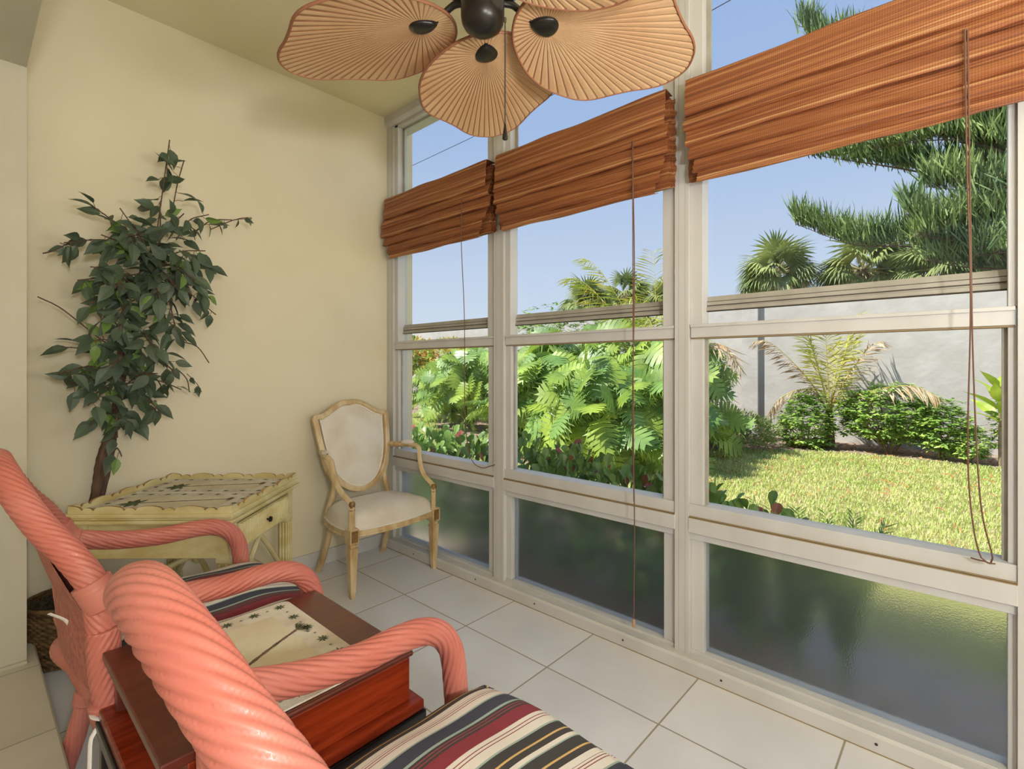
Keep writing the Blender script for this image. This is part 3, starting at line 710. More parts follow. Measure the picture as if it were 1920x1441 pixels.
# scalloped gallery: four pierced rails
def scal(L, n=120):
    P = []
    for i in range(n+1):
        t = i/n; x = -L+2*L*t; q = abs((t*4) % 2-1)  # cartouche period
        hgt = .024
        hgt += .0045*cos(2*pi*(t*4))
        for c0 in (.12, .38, .62, .88):
            for d0 in (-.035, .035):
                hgt -= .010*math.exp(-((t-c0-d0)/.010)**2)
            hgt += .002*math.exp(-((t-c0)/.018)**2)
        P.append((x, .664+max(.010, hgt)))
    return [(-L, .6635)]+P+[(L, .6635)]
for k in range(4):
    L_, D_ = (hu-.014, hv-.016) if k % 2 == 0 else (hv-.014, hu-.016)
    b = MB(); Pz = scal(L_); n_ = len(Pz)
    Mx = Matrix.Rotation(k*pi/2, 4, 'Z') @ Matrix.Translation((0, -D_, 0))
    v = [Mx @ Vector((x, y, z)) for y in (-.005, .005) for x, z in Pz]
    f = []
    for i in range(1, n_-2):
        # vertical strips down to base line
        pass
    v = []; 
    for x, z in Pz[1:-1]:
        for y in (-.005, .005): v += [Mx @ Vector((x, y, .6635)), Mx @ Vector((x, y, z))]
    m_ = len(Pz)-2
    for i in range(m_-1):
        a = 4*i; c = 4*(i+1)
        f += [(a, c, c+1, a+1), (a+2, a+3, c+3, c+2), (a+1, c+1, c+3, a+3)]
    f += [(0, 1, 3, 2), (4*(m_-1), 4*(m_-1)+2, 4*(m_-1)+3, 4*(m_-1)+1)]
    b.add(v, [q for j, q in enumerate(f) if j % 3 != 2 or j >= 3*(m_-1)], 0); b.add(v, [q for j, q in enumerate(f) if j % 3 == 2 and j < 3*(m_-1)], 1)
    b.build('gallery_rail', [M_cream, M_creamrub], table, smooth=False)
au, av = hu-.028, hv-.028
tb('apron', [(-au, -au+.016, -av, av, .487, .618), (-au, au, av-.016, av, .487, .618), (au-.016, au, -av, av, .487, .618), (-au, au, -av, -av+.014, .606, .618), (-au, au, -av, -av+.014, .487, .497)])
# small worn patches on the moulding
dr = MB(); dr.box(-au+.055, au-.055, -av-.006, -av+.012, .499, .604)
nf = 20
for i in range(nf):
    x = -au+.062+(2*au-.124)*(i+.5)/nf; dr.tube([(x, -av-.006, .503), (x, -av-.006, .600)], .0095, 8)
dro = dr.build('drawer', M_cream, table, sharp=30)
kb = MB(); kb.tube([(.0, -av-.012, .552), (.0, -av-.024, .552)], .004, 10)
kb.tube([(.0, -av-.022, .552), (.0, -av-.026, .552), (0, -av-.032, .552), (0, -av-.035, .552)], [.008, .0125, .0115, .004], 16); kb.build('knob', M_bronze, dro)
for sx in (-1, 1):
    for sy in (-1, 1):
        b = MB(); cx_, cy_ = sx*(au-.022), sy*(av-.022)
        b.box(cx_-.026, cx_+.026, cy_-.026, cy_+.026, .47, .6175)
        b.prism([(cx_+.021*cos(a)*(1+.25*abs(sin(2*a))), cy_+.021*sin(a)*(1+.25*abs(sin(2*a)))) for a in [2*pi*i/24 for i in range(24)]], .21, .472)
        for i in range(3):
            for q in (-1, 1):
                b.tube([(cx_-.014+.014*i, cy_+q*.022, .215), (cx_-.014+.014*i, cy_+q*.022, .465)], .0055, 6)
                b.tube([(cx_+q*.022, cy_-.014+.014*i, .215), (cx_+q*.022, cy_-.014+.014*i, .465)], .0055, 6)
        b.box(cx_-.025, cx_+.025, cy_-.025, cy_+.025, .175, .215)
        b.lathe([(.007, 0), (.01, .004), (.022, .12), (.025, .15), (.02, .165), (.016, .176)], (cx_, cy_, 0), 16)
        b.build('leg', M_cream, table, smooth=True, sharp=40)
b = MB()
for a, c in (((-1, -1), (1, 1)), ((-1, 1), (1, -1))):
    P = [(a[0]*(au-.03)*(1-t)+c[0]*(au-.03)*t, a[1]*(av-.03)*(1-t)+c[1]*(av-.03)*t, .195+.20*sin(pi*t)) for t in [i/20 for i in range(21)]]
    b.tube(P, .012, 8)
b.build('cross_stretcher', M_cream, table)
b = MB(); b.lathe([(.006, .36), (.02, .375), (.03, .40), (.034, .42), (.02, .44), (.012, .45), (.022, .46), (.012, .475), (.004, .486)], seg=20); b.build('urn_finial', M_cream, table)
for q in (-1, 1):
    b = MB(); P = [(q*(au-.04)*t, -av+.02, .485-.26*t**1.1) for t in [i/10 for i in range(11)]]; b.tube(P, .011, 8); b.build('side_brace', M_cream, table)
ca, sa = cos(tang), sin(tang)
def T2(u, v): return (tc_.x+u*ca-v*sa, tc_.y+u*sa+v*ca)
for k, (u, v) in enumerate([(-.140, 0), (.140, 0)]):
    q = T2(u, v); placemat('placemat', (q[0], q[1], .6655), tang-pi/2, .56, .272, ['palm tree placemat on the cream table, the one nearer the ficus trunks', 'palm tree placemat on the cream table, the one nearer the shield-back armchair'][k], 'palm tree tapestry placemats', False)

# ------------------------------------------------------------------ shield-back armchair (antique)
SX, SY = 1.665, 2.43
sch = empty('shield_back_armchair', (SX, 2.62, 0)); tag(sch, 'antique shield-back armchair in gilt cream with pale upholstery by the window corner', 'armchair')
def sp(x, y, z): return (x-SX, y-2.62, z)
def sb(name, b, m, sharp=40, par=None, bevel=0): return b.build(name, m, par or sch, sharp=sharp, bevel=bevel)
# shield outline in its own plane (w across, t height above shield bottom)
def shp(w, z):   # backward lean
    y = 2.755+(z-.46)*.27
    return sp(SX+w, y, z)
half = [(0, .995), (.06, .99), (.115, .965), (.165, .935), (.21, .918), (.243, .915), (.240, .88), (.232, .80), (.222, .73), (.205, .66), (.178, .595), (.135, .535), (.075, .492), (0, .475)]
ring = [(w, z) for w, z in half]+[(-w, z) for w, z in half[-2:0:-1]]
P = spline([shp(w, z) for w, z in ring]+[shp(*ring[0])], .012)
b = MB(); b.tube(P, .019, 14, prof=lambda a, d: 1+.10*cos(4*a)); sb('back_frame', b, M_armw)
b = MB()
inn = [(w*.865, .475+.02+(z-.475)*.945-.004) for w, z in ring]
Pi = [Vector(p) for p in spline([shp(w, z) for w, z in inn]+[shp(*inn[0])], .02)[:-1]]
cen = sum(Pi, Vector())/len(Pi); nn = len(Pi); vs = []; rings_ = 8
for j in range(rings_+1):
    t = j/rings_
    for p in Pi:
        q = cen.lerp(p, t); q = q+Vector((0, -.022*(1-t**3)-.001, 0)); vs.append(q)
fs = [(j*nn+i, j*nn+(i+1) % nn, (j+1)*nn+(i+1) % nn, (j+1)*nn+i) for j in range(rings_) for i in range(nn)]
b.add(vs, fs); b.add([v+Vector((0, .03, 0)) for v in vs[-nn:]]+[cen+Vector((0, .03, 0))], [(i, nn, (i+1) % nn) for i in range(nn)])
sb('back_upholstery', b, M_fabric, 0)
b = MB(); b.tube([p+Vector((0, -.004, 0)) for p in Pi]+[Pi[0]+Vector((0, -.004, 0))], .0055, 8); sb('back_piping', b, M_gimp)
for s in (-1, 1):
    b = MB(); b.tube(spline([shp(s*.222, .73), sp(SX+s*.205, 2.805, .62), sp(SX+s*.172, 2.78, .54), sp(SX+s*.185, 2.775, .46), sp(SX+s*.21, 2.785, .37), sp(SX+s*.212, 2.79, .34)], .01), [.014]+[.016]*200 if False else .0165, 12); sb('back_post', b, M_armw)
# seat: bow-fronted rail + cushion
def seat_out(k=1.0):
    o = []
    front = [(SX-.285, 2.41), (SX-.20, 2.385), (SX-.1, 2.368), (SX, 2.362), (SX+.1, 2.368), (SX+.20, 2.385), (SX+.285, 2.41)]
    side = [(SX+.292, 2.50), (SX+.285, 2.60), (SX+.262, 2.70), (SX+.22, 2.775)]
    back = [(SX, 2.79)]
    o = front+side+back+[(2*SX-x, y) for x, y in side[::-1]]
    c = (SX, 2.58)
    return [(c[0]+(x-c[0])*k, c[1]+(y-c[1])*k) for x, y in o]
so = [(p[0], p[1]) for p in spline([(x, y, 0) for x, y in seat_out()]+[(seat_out()[0][0], seat_out()[0][1], 0)], .03)[:-1]]
b = MB(); b.prism([(x-SX, y-2.62) for x, y in so], .318, .352); b.tube([sp(x, y, .324) for x, y in so]+[sp(*so[0], .324)], .006, 8); sb('seat_rail', b, M_armw, 30)
b = MB(); c = Vector((SX, 2.585)); rr = 12; vs = []
for j in range(rr+1):
    t = j/rr
    for x, y in so:
        e = .975 if t == 1 else 1
        px, py = c.x+(x-c.x)*t*.985, c.y+(y-c.y)*t*.985
        z = .352+.088*(1-t**6)**.5 if t < 1 else .352
        if .93 < t < 1: z = .352+.05
        z += .012*(1-t*t)
        vs.append(sp(px, py, z))
n_ = len(so); b.add(vs, [(j*n_+i, j*n_+(i+1) % n_, (j+1)*n_+(i+1) % n_, (j+1)*n_+i) for j in range(rr) for i in range(n_)])
sb('seat_cushion_pad', b, M_fabric, 0)
b = MB(); b.tube([sp(SX+(x-SX)*.995, 2.58+(y-2.58)*.995, .355) for x, y in so]+[sp(SX+(so[0][0]-SX)*.995, 2.58+(so[0][1]-2.58)*.995, .355)], .005, 8); sb('seat_piping', b, M_gimp)
def sqtaper(b, P, W_, mi=0):
    n = len(P); vs = []
    for (x, y, z), w in zip(P, W_):
        for dx, dy in ((-1, -1), (1, -1), (1, 1), (-1, 1)): vs.append((x+dx*w, y+dy*w, z))
    fs = [tuple(range(3, -1, -1)), tuple((n-1)*4+k for k in range(4))]
    for i in range(n-1):
        for k in range(4): k2 = (k+1) % 4; fs.append((i*4+k, i*4+k2, (i+1)*4+k2, (i+1)*4+k))
    b.add(vs, fs, mi)
for s in (-1, 1):
    fx = SX+s*.272; fy = 2.405
    b = MB(); 
    sqtaper(b, [sp(fx+s*.0, fy, z) for z in (0, .012, .03, .032, .05, .26, .268, .27, .286, .288)], [.009, .0115, .012, .0145, .0145, .0225, .0235, .018, .018, .0235])
    sb('leg', b, M_armw, 30)
    b = MB(); sqtaper(b, [sp(fx, fy-.001, z) for z in (.289, .292, .366, .370)], [.0235, .0265, .0265, .022]); b.box(fx-SX-.018, fx-SX+.018, fy-2.62-.0295, fy-2.62-.027, .30, .36, 1); sb('corner_block', b, [M_armw, M_gilt], 30)
    b = MB(); b.tube(spline([sp(SX+s*.20, 2.76, .34), sp(SX+s*.205, 2.785, .22), sp(SX+s*.215, 2.83, .09), sp(SX+s*.222, 2.875, 0.002)], .015), [.021, .0205, .02]*1+[.0195]*400 if False else .0185, 10); sb('leg', b, M_armw)
    # arm and swept support
    ar = [shp(s*.228, .715), sp(SX+s*.262, 2.74, .718), sp(SX+s*.29, 2.66, .722), sp(SX+s*.297, 2.60, .715), sp(SX+s*.296, 2.575, .695), sp(SX+s*.29, 2.562, .64), sp(SX+s*.283, 2.53, .575), sp(SX+s*.278, 2.475, .53), sp(SX+s*.274, 2.425, .508), sp(SX+s*.272, 2.405, .488), sp(SX+s*.272, 2.404, .43), sp(SX+s*.272, 2.404, .37)]
    PP = spline(ar, .01); b = MB(); b.tube(PP, .0155, 12, prof=lambda a, d: 1+.12*cos(4*a)); sb('arm', b, M_armw)
    b = MB(); b.lathe([(.0, .022), (.010, .021), (.016, .014), (.018, .004), (.016, -.004), (.0135, -.02), (.0175, -.026)], sp(SX+s*.272, 2.404, .49), 16); sb('arm_knuckle', b, M_gilt)
    b = MB()
    def padf(u, v):
        a = 2*pi*u; t = v; p = Vector(sp(SX+s*.268, 2.725, .735)).lerp(Vector(sp(SX+s*.295, 2.625, .737)), t); r = .022*sin(pi*min(max(t, .02), .98))**.5
        return (p.x+r*1.15*cos(a), p.y, p.z+r*.75*sin(a))
    b.grid(padf, 20, 16, closeu=True); sb('arm_pad', b, M_fabric, 0)
b = MB(); b.tube([sp(SX-.2, 2.775, .335), sp(SX+.2, 2.775, .335)], .012, 8); sb('rear_rail', b, M_armw)

# ------------------------------------------------------------------ ficus in a basket
FF = 945.; fxv, fyv = sin(YAW), cos(YAW); rxv, ryv = fyv, -fxv
def atY(px, py, Yw):
    t = (px-960)/FF; s = Yw/(fyv+t*ryv); return (s*(fxv+t*rxv), Yw, 1.22-(py-687)*s/FF)
def atX(px, py, Xw):
    t = (px-960)/FF; s = Xw/(fxv+t*rxv); return (Xw, s*(fyv+t*ryv), 1.22-(py-687)*s/FF)
def atZ(px, py, z):
    t = (px-960)/FF; s = (1.22-z)*FF/(py-687); return (s*(fxv+t*rxv), s*(fyv+t*ryv), z)
BX, BY = .315, 2.815
plant = empty('artificial_ficus_tree', (BX, BY, 0)); tag(plant, 'artificial ficus tree with dark green leaves rising behind the cream table', 'potted plant')
def pb(p): return (p[0]-BX, p[1]-BY, p[2])
tr1 = [(BX-.01, BY, .03), (.335, 2.81, .35)]+[atY(*q) for q in [(178, 935, 2.80), (190, 860, 2.80), (215, 780, 2.79), (228, 690, 2.79), (232, 640, 2.78), (262, 580, 2.78), (278, 520, 2.77), (282, 497, 2.77)]]
tr2 = [(BX+.03, BY+.02, .03), (.36, 2.84, .35)]+[atY(*q) for q in [(190, 925, 2.84), (207, 850, 2.84), (215, 790, 2.84), (232, 700, 2.83), (255, 620, 2.82)]]
for T, r0, r1 in ((tr1, .022, .014), (tr2, .019, .011)):
    S = spline([pb(p) for p in T], .02); n_ = len(S); b = MB(); b.tube(S, [r0+(r1-r0)*i/n_ for i in range(n_)], 12, prof=lambda a, d: 1+.10*sin(3*a+9*d)+.06*sin(d*160)); b.build('trunk', M_bark, plant)
# branches: pixel traced ends with their own depths
fol = MB(); brn = MB(); rl = random.Random(5)
LF = []   # (pos, dir, size, mat)
def twig(P, r=.0028, leaves=8, spread=.05, sz=.075, start=.25):
    S = spline(P, .02); brn.tube([pb(p) for p in S], r, 5)
    for k in range(leaves):
        t = start+(1-start)*(k+.5)/leaves; i = min(len(S)-2, int(t*(len(S)-1))); p = np.array(S[i]); d = np.array(S[i+1])-p; d /= np.linalg.norm(d)+1e-9
        side = np.array([rl.uniform(-1, 1), rl.uniform(-.8, .8), rl.uniform(-.9, .35)]); side /= np.linalg.norm(side)
        dd = d*.5+side; dd[2] -= .25; dd /= np.linalg.norm(dd)
        q = p+side*rl.uniform(.2, 1)*spread*.6
        if np.linalg.norm(q-p) > .012: brn.tube([pb(p), pb(p+(q-p)*.5+np.array([0, 0, .004])), pb(q)], .0012, 4)
        LF.append((q, dd, sz*rl.uniform(.75, 1.15)))
br = [  # (start px,py ; end px,py ; Y end ; leaves)
 ((285, 500), (318, 262), 2.78, 13), ((318, 430), (345, 300), 2.74, 3), ((285, 500), (225, 390), 2.70, 9), ((265, 470), (168, 383), 2.74, 8), ((270, 470), (120, 455), 2.70, 9),
 ((280, 480), (345, 400), 2.72, 8), ((330, 450), (392, 402), 2.72, 6), ((360, 440), (435, 412), 2.74, 3), ((275, 500), (190, 440), 2.62, 9), ((285, 500), (385, 470), 2.62, 9), ((285, 505), (400, 500), 2.70, 8),
 ((280, 505), (395, 560), 2.60, 9), ((275, 520), (405, 590), 2.74, 9), ((262, 540), (170, 500), 2.60, 10), ((262, 540), (145, 525), 2.68, 10), ((255, 560), (165, 570), 2.62, 9), ((285, 520), (330, 620), 2.58, 10),
 ((262, 560), (350, 640), 2.62, 9), ((280, 500), (330, 540), 2.56, 10), ((255, 560), (225, 620), 2.56, 10), ((240, 640), (330, 700), 2.62, 9), ((236, 650), (190, 590), 2.62, 9), ((232, 660), (160, 640), 2.66, 7),
 ((230, 690), (115, 650), 2.72, 3), ((228, 700), (110, 700), 2.64, 7), ((225, 720), (130, 720), 2.66, 8), ((225, 720), (165, 760), 2.62, 8), ((225, 730), (295, 700), 2.58, 9), ((228, 720), (340, 730), 2.64, 7),
 ((225, 740), (300, 770), 2.60, 8), ((218, 780), (250, 800), 2.64, 6), ((216, 770), (165, 800), 2.66, 5), ((225, 740), (220, 820), 2.60, 7), ((285, 510), (300, 560), 2.54, 9), ((275, 520), (215, 540), 2.54, 10),
 ((250, 620), (290, 650), 2.54, 9), ((240, 660), (210, 690), 2.54, 9), ((290, 500), (250, 420), 2.66, 7), ((300, 480), (300, 380), 2.72, 5), ((262, 480), (240, 440), 2.60, 8), ((300, 500), (365, 525), 2.56, 9), ((210, 850), (228, 855), 2.70, 1)]
for (sx_, sy_), (ex_, ey_), Ye, nl in br:
    a = np.array(atY(sx_, sy_, 2.78)); e = np.array(atY(ex_, ey_, Ye)); mid = (a+e)/2+np.array([rl.uniform(-.015, .015), 0, .03])
    twig([a, mid, e], .0026, int(nl*1.55)+1, .065, .088, .15)
for P in ([(150, 605), (110, 575), (70, 556)], [(230, 655), (195, 640), (150, 605)], [(130, 455), (100, 470), (80, 475)], [(340, 640), (370, 650), (392, 680)], [(395, 430), (440, 412), (472, 410)], [(330, 690), (350, 710), (355, 735)]):
    twig([atY(x, y, 2.76) for x, y in P], .0026, 0)
for P in ([(440, 412), (455, 408), (472, 408)], [(350, 700), (370, 720), (378, 735)], [(140, 470), (125, 460), (112, 455)]):
    twig([atY(x, y, 2.76) for x, y in P], .0018, 3, .02, .05)
def np_leaves(P, D, N, L, W, bend=.15, tip=1.0, shape=((0, 0), (.3, 1), (.62, .8), (1, 0)), veinmi=None):
    """folded pointed leaves; returns V,Q(quads)/T"""
    n = len(P); D = D/np.linalg.norm(D, axis=1)[:, None]; S = np.cross(D, N); S /= (np.linalg.norm(S, axis=1)[:, None]+1e-9); U = np.cross(S, D)
    V = []; 
    for i, (t, w) in enumerate(shape):
        cpt = P+D*(L*t)[:, None]-U*(L*bend*t*t)[:, None]
        if w == 0: V.append(cpt)
        else:
            for q in (-1, 0, 1): V.append(cpt+S*(W*.5*w*q)[:, None]+U*(W*.14*abs(q)*w)[:, None])
    k = len(V); V = np.stack(V, 1).reshape(-1, 3); base = (np.arange(n)*k)[:, None]
    T = []; Q = []
    m = [w for t, w in shape]
    T += [[0, 1, 2], [0, 2, 3]]
    nm = len(shape)-2
    for i in range(nm-1):
        a = 1+3*i; c = a+3; Q += [[a, c, c+1, a+1], [a+1, c+1, c+2, a+2]]
    a = 1+3*(nm-1); T += [[a, k-1, a+1], [a+1, k-1, a+2]]
    return V, (base[:, :, None]+np.array(Q)[None]).reshape(-1, 4) if Q else np.zeros((0, 4), int), (base[:, :, None]+np.array(T)[None]).reshape(-1, 3)
def put_leaves(mb, P, D, L, W, mi=0, N=None, **kw):
    P = np.asarray(P, float); D = np.asarray(D, float)
    if len(P) == 0: return
    if N is None: N = np.tile([0, 0, 1.], (len(P), 1))+RNG.normal(0, .5, (len(P), 3))
    L = np.broadcast_to(np.asarray(L, float), (len(P),)); W = np.broadcast_to(np.asarray(W, float), (len(P),))
    V, Q, T = np_leaves(P, D, N, L, W, **kw)
    if len(Q): mb.npadd(V, Q, mi); mb.npadd(V, T, mi)
    else: mb.npadd(V, T, mi)
lp = np.array([pb(p) for p, d, s in LF]); ld = np.array([d for p, d, s in LF]); ls = np.array([s for p, d, s in LF])
lnm = np.tile([.25, -.8, .45], (len(LF), 1))+RNG.normal(0, .45, (len(LF), 3))
sel = RNG.random(len(LF)) < .12
OV = ((0, 0), (.12, .55), (.3, 1), (.5, .96), (.72, .6), (.88, .2), (1, 0))
put_leaves(fol, lp[~sel], ld[~sel], ls[~sel], ls[~sel]*.50, 0, lnm[~sel], shape=OV, bend=.25)
put_leaves(fol, lp[sel], ld[sel], ls[sel]*.9, ls[sel]*.42, 1, lnm[sel], shape=OV, bend=.25)
brn.build('branches', M_bark, plant); fol.build('foliage', [M_leaf, M_leaf2], plant, smooth=False)
bask = empty('wicker_basket', (BX, BY, 0)); tag(bask, 'round brown woven basket holding the ficus in the corner behind the far armchair', 'basket')
b = MB()
def bw(u, v, inn=0):
    a = 2*pi*u; z = .005+.245*v; r = .122+.022*v-inn
    w = .0035*sin(a*26+pi*(int(v*22) % 2))*abs(sin(v*22*pi))**.5
    return ((r+w)*cos(a), (r+w)*sin(a), z)
b.grid(lambda u, v: bw(u, v), 208, 90, closeu=True); b.grid(lambda u, v: bw(-u, v, .012), 60, 4, closeu=True)
b.lathe([(.0, .004), (.121, .004), (.121, .008)], seg=40)
b.build('wall', M_basket, bask, sharp=0)
b = MB(); b.tube([(.141*cos(a), .141*sin(a), .25) for a in [2*pi*i/48 for i in range(49)]], .008, 10, prof=lambda a, d: 1+.15*sin(6*a+d*160)); b.build('rim', M_basket, bask)
moss = MB(); 
moss.grid(lambda u, v: (.125*v*cos(2*pi*u), .125*v*sin(2*pi*u), .215+.03*(1-v)+.006*sin(17*u*6.28+9*v)*v), 40, 10, closeu=True)
for i in range(260):
    a = random.uniform(0, 2*pi); r = .12*sqrt(random.random()); x, y = r*cos(a), r*sin(a); d = random.uniform(0, 6.28)
    moss.tube([(x, y, .225), (x+.02*cos(d), y+.02*sin(d), .245+.012*random.random()), (x+.045*cos(d+.8), y+.045*sin(d+.8), .232)], .0011, 3)
mo = moss.build('spanish_moss_topping', M_moss, bask)

# ------------------------------------------------------------------ outdoors: ground
GX = 10.9
gm = MB(); gm.box(2.08, GX+45, -40, 60, ZG-.2, ZG-.012); struct(gm.build('lawn_ground', M_soil, smooth=False))
def bedpoly(name, poly, z, m, label):
    b = MB(); rr_ = random.Random(3)
    b.prism(poly, ZG-.05, z); return struct(b.build(name, m, smooth=False), label)
bedpoly('mulch_bed_near', [(2.08, -6), (3.0, -6), (3.05, 0), (3.1, 1.0), (3.6, 2.2), (4.6, 3.4), (4.9, 4.4), (4.6, 6), (3.6, 9), (3.0, 12), (2.08, 16)], ZG, M_mulchd, 'dark mulch strip along the foot of the house')
bedpoly('mulch_bed_far', [(GX, -12), (9.1, -12), (9.2, -2), (9.45, 0), (9.5, 1.4), (9.1, 2.3), (8.6, 3.0), (7.6, 3.8), (6.2, 4.4), (5.4, 4.6), (5.2, 5.6), (5.8, 7.0), (7.6, 9.3), (9.1, 12), (9.3, 18), (GX, 22)], ZG+.002, M_mulch, 'mulch bed along the garden wall')
gw = MB(); gw.box(GX, GX+.2, 3.35, 34, ZG-.1, 2.60); gw.box(GX-.14, GX+.2, -14, 3.20, ZG-.1, 2.62); gw.box(GX-.24, GX+.2, 3.12, 3.42, ZG-.1, 2.64)
struct(gw.build('garden_wall', M_stucco, smooth=False), 'tall off-white stucco garden wall')

# grass blades
def in_bed(x, y):
    # crude test against the bed outlines
    near = np.interp(y, [-6, 0, 1, 2.2, 3.4, 4.4, 6, 9, 12, 16], [3.0, 3.05, 3.1, 3.6, 4.6, 4.9, 4.6, 3.6, 3.0, 2.1])
    far = np.interp(y, [-12, -2, 0, 1.4, 2.3, 3.0, 3.8, 4.4, 4.6, 5.6, 7, 9.3, 12, 18], [9.1, 9.2, 9.45, 9.5, 9.1, 8.6, 7.6, 6.2, 5.4, 5.2, 5.8, 7.6, 9.1, 9.3])
    return (x < near) | (x > far)
def grass(n, x0, x1, y0, y1, hl, w, mats, name, label):
    x = RNG.uniform(x0, x1, n); y = RNG.uniform(y0, y1, n)
    # keep what the windows can show
    dep = x*fxv+y*fyv; lat = x*rxv+y*ryv; ok = (~in_bed(x, y)) & (dep > .5) & (lat/dep > -.5) & (lat/dep < 1.25)
    x, y = x[ok], y[ok]; n = len(x); h_ = RNG.uniform(.5, 1, n)*hl; a = RNG.uniform(0, 2*pi, n); ln = RNG.uniform(.2, 1.0, n)*h_
    w_ = w*(1+.10*dep[ok])
    P0 = np.stack([x, y, np.full(n, ZG-.012)], 1); S = np.stack([np.cos(a+1.57), np.sin(a+1.57), np.zeros(n)], 1)*w_[:, None]; D = np.stack([np.cos(a), np.sin(a), np.zeros(n)], 1)
    P1 = P0+D*(ln*.35)[:, None]+np.array([0, 0, 1])*(h_*.65)[:, None]; P2 = P0+D*ln[:, None]+np.array([0, 0, 1])*(h_*.95)[:, None]
    V = np.stack([P0-S, P0+S, P1+S*.8, P1-S*.8, P2], 1).reshape(-1, 3); base = (np.arange(n)*5)[:, None]
    b = MB(); b.npadd(V, base+np.array([[0, 1, 2, 3]])); b.npadd(V, base+np.array([[3, 2, 4]]))
    return tag(b.build(name, mats, smooth=False), label, 'grass', None, 'stuff')
grass(150000, 2.9, 9.6, -4, 12, .06, .0028, M_grassblade, 'lawn_grass', 'sunlit green lawn grass between the windows and the garden wall')
grass(60000, 2.9, 9.6, -4, 12, .05, .0030, M_grassdry, 'dry_grass', 'straw coloured dry blades scattered through the lawn')
b = MB()
for i in range(260):
    x, y = random.uniform(3.6, 9.2), random.uniform(-1.5, 3.4); a = random.uniform(-.5, .5)+pi/2*.2; L = random.uniform(.06, .22)
    b.tube([(x, y, ZG+.035), (x+L*cos(a)*.5, y+L*sin(a)*.5, ZG+.047), (x+L*cos(a), y+L*sin(a), ZG+.035)], .0035, 4)
tag(b.build('fallen_pine_needles', M_needle, smooth=False), 'orange fallen needles and twigs scattered over the lawn', 'fallen needles', None, 'stuff')
b = MB(); rk = random.Random(8)
for i in range(1500):
    t = rk.random()
    if i % 3: x, y = rk.uniform(5.4, 10.6), rk.uniform(-1.0, 9)
    else: x, y = rk.uniform(9.3, 10.6), rk.uniform(-1.6, 3.5)
    if not in_bed(np.array([x]), np.array([y]))[0]: continue
    a = rk.uniform(0, 6.28); s = rk.uniform(.02, .06); z = ZG+.004
    b.add([(x, y, z), (x+s*cos(a), y+s*sin(a), z+.012), (x+s*1.3*cos(a+.5), y+s*1.3*sin(a+.5), z+.02), (x+s*.8*cos(a+1), y+s*.8*sin(a+1), z+.006)], [(0, 1, 2, 3)], rk.randint(0, 2))
tag(b.build('leaf_litter', [M_cocod, M_needle, M_mulchd], smooth=False), 'dry leaf litter and bark chips lying on the garden bed', 'leaf litter', None, 'stuff')

# ------------------------------------------------------------------ shrubs
def shrub(name, c, rad, n, L, W, mats, label, group=None, whorl=1, stems=7, cat='shrub', red=0, seed=1, up=.35, flat=.0, shape=((0, 0), (.3, .9), (.6, 1), (1, 0)), zlow=.25):
    """c centre of the crown; rad (rx,ry,rz)"""
    r = np.random.default_rng(seed); root = empty(name, (c[0], c[1], ZG)); tag(root, label, cat, group)
    m = max(1, n//whorl); d = r.normal(size=(m, 3)); d /= np.linalg.norm(d, axis=1)[:, None]
    rr_ = r.uniform(.45, 1, m)**.45; lump = 1+.16*np.sin(d[:, 0]*7+seed)*np.cos(d[:, 1]*6+seed*2)+.08*np.sin(d[:, 2]*9)
    P = d*rr_[:, None]*lump[:, None]*np.array(rad); P[:, 2] += c[2]-ZG
    P = P[P[:, 2] > .03]; d = P-np.array([0, 0, c[2]-ZG]); d /= (np.linalg.norm(d, axis=1)[:, None]+1e-9)
    b = MB()
    PP = np.repeat(P, whorl, 0)+r.normal(0, L*.12, (len(P)*whorl, 3)); dd = np.repeat(d, whorl, 0)
    if whorl > 1:
        a = np.tile(np.arange(whorl)*2*pi/whorl, len(P))+np.repeat(r.uniform(0, 6, len(P)), whorl)
        D = np.stack([np.cos(a), np.sin(a), np.full(len(a), .1)], 1)+dd*.35+r.normal(0, .15, (len(a), 3)); N = dd*.5+np.array([0, 0, 1.])
    else:
        D = dd+r.normal(0, .6, dd.shape); D[:, 2] += up; N = r.normal(0, .5, dd.shape)+np.array([-.2, 0, 1])
    k = len(PP); ll = r.uniform(.7, 1.15, k)*L; g = r.random(k)
    for mi, msk in ((0, g < .62-red/2), (1, (g >= .62-red/2) & (g < 1-red)), (2, g >= 1-red)):
        if msk.any() and mi < len(mats): put_leaves(b, PP[msk], D[msk], ll[msk], ll[msk]*W, mi, N[msk], shape=shape, bend=.2)
    b.build('foliage', mats, root, smooth=False)
    b = MB(); q = random.Random(seed)
    for i in range(stems):
        a = 2*pi*i/stems+q.uniform(-.3, .3); x, y = rad[0]*.75*cos(a)*q.uniform(.3, 1), rad[1]*.75*sin(a)*q.uniform(.3, 1); zt = (c[2]-ZG)*q.uniform(.9, 1.3)
        b.tube(spline([(x*.12, y*.12, 0), (x*.5, y*.5, zt*.45), (x, y, zt)], .1), .011, 5)
    if stems: b.build('stems', M_stem, root)
    return root
G = (M_gleaf, M_gleafd)
def at_ground(px, py): return atZ(px, py, ZG)
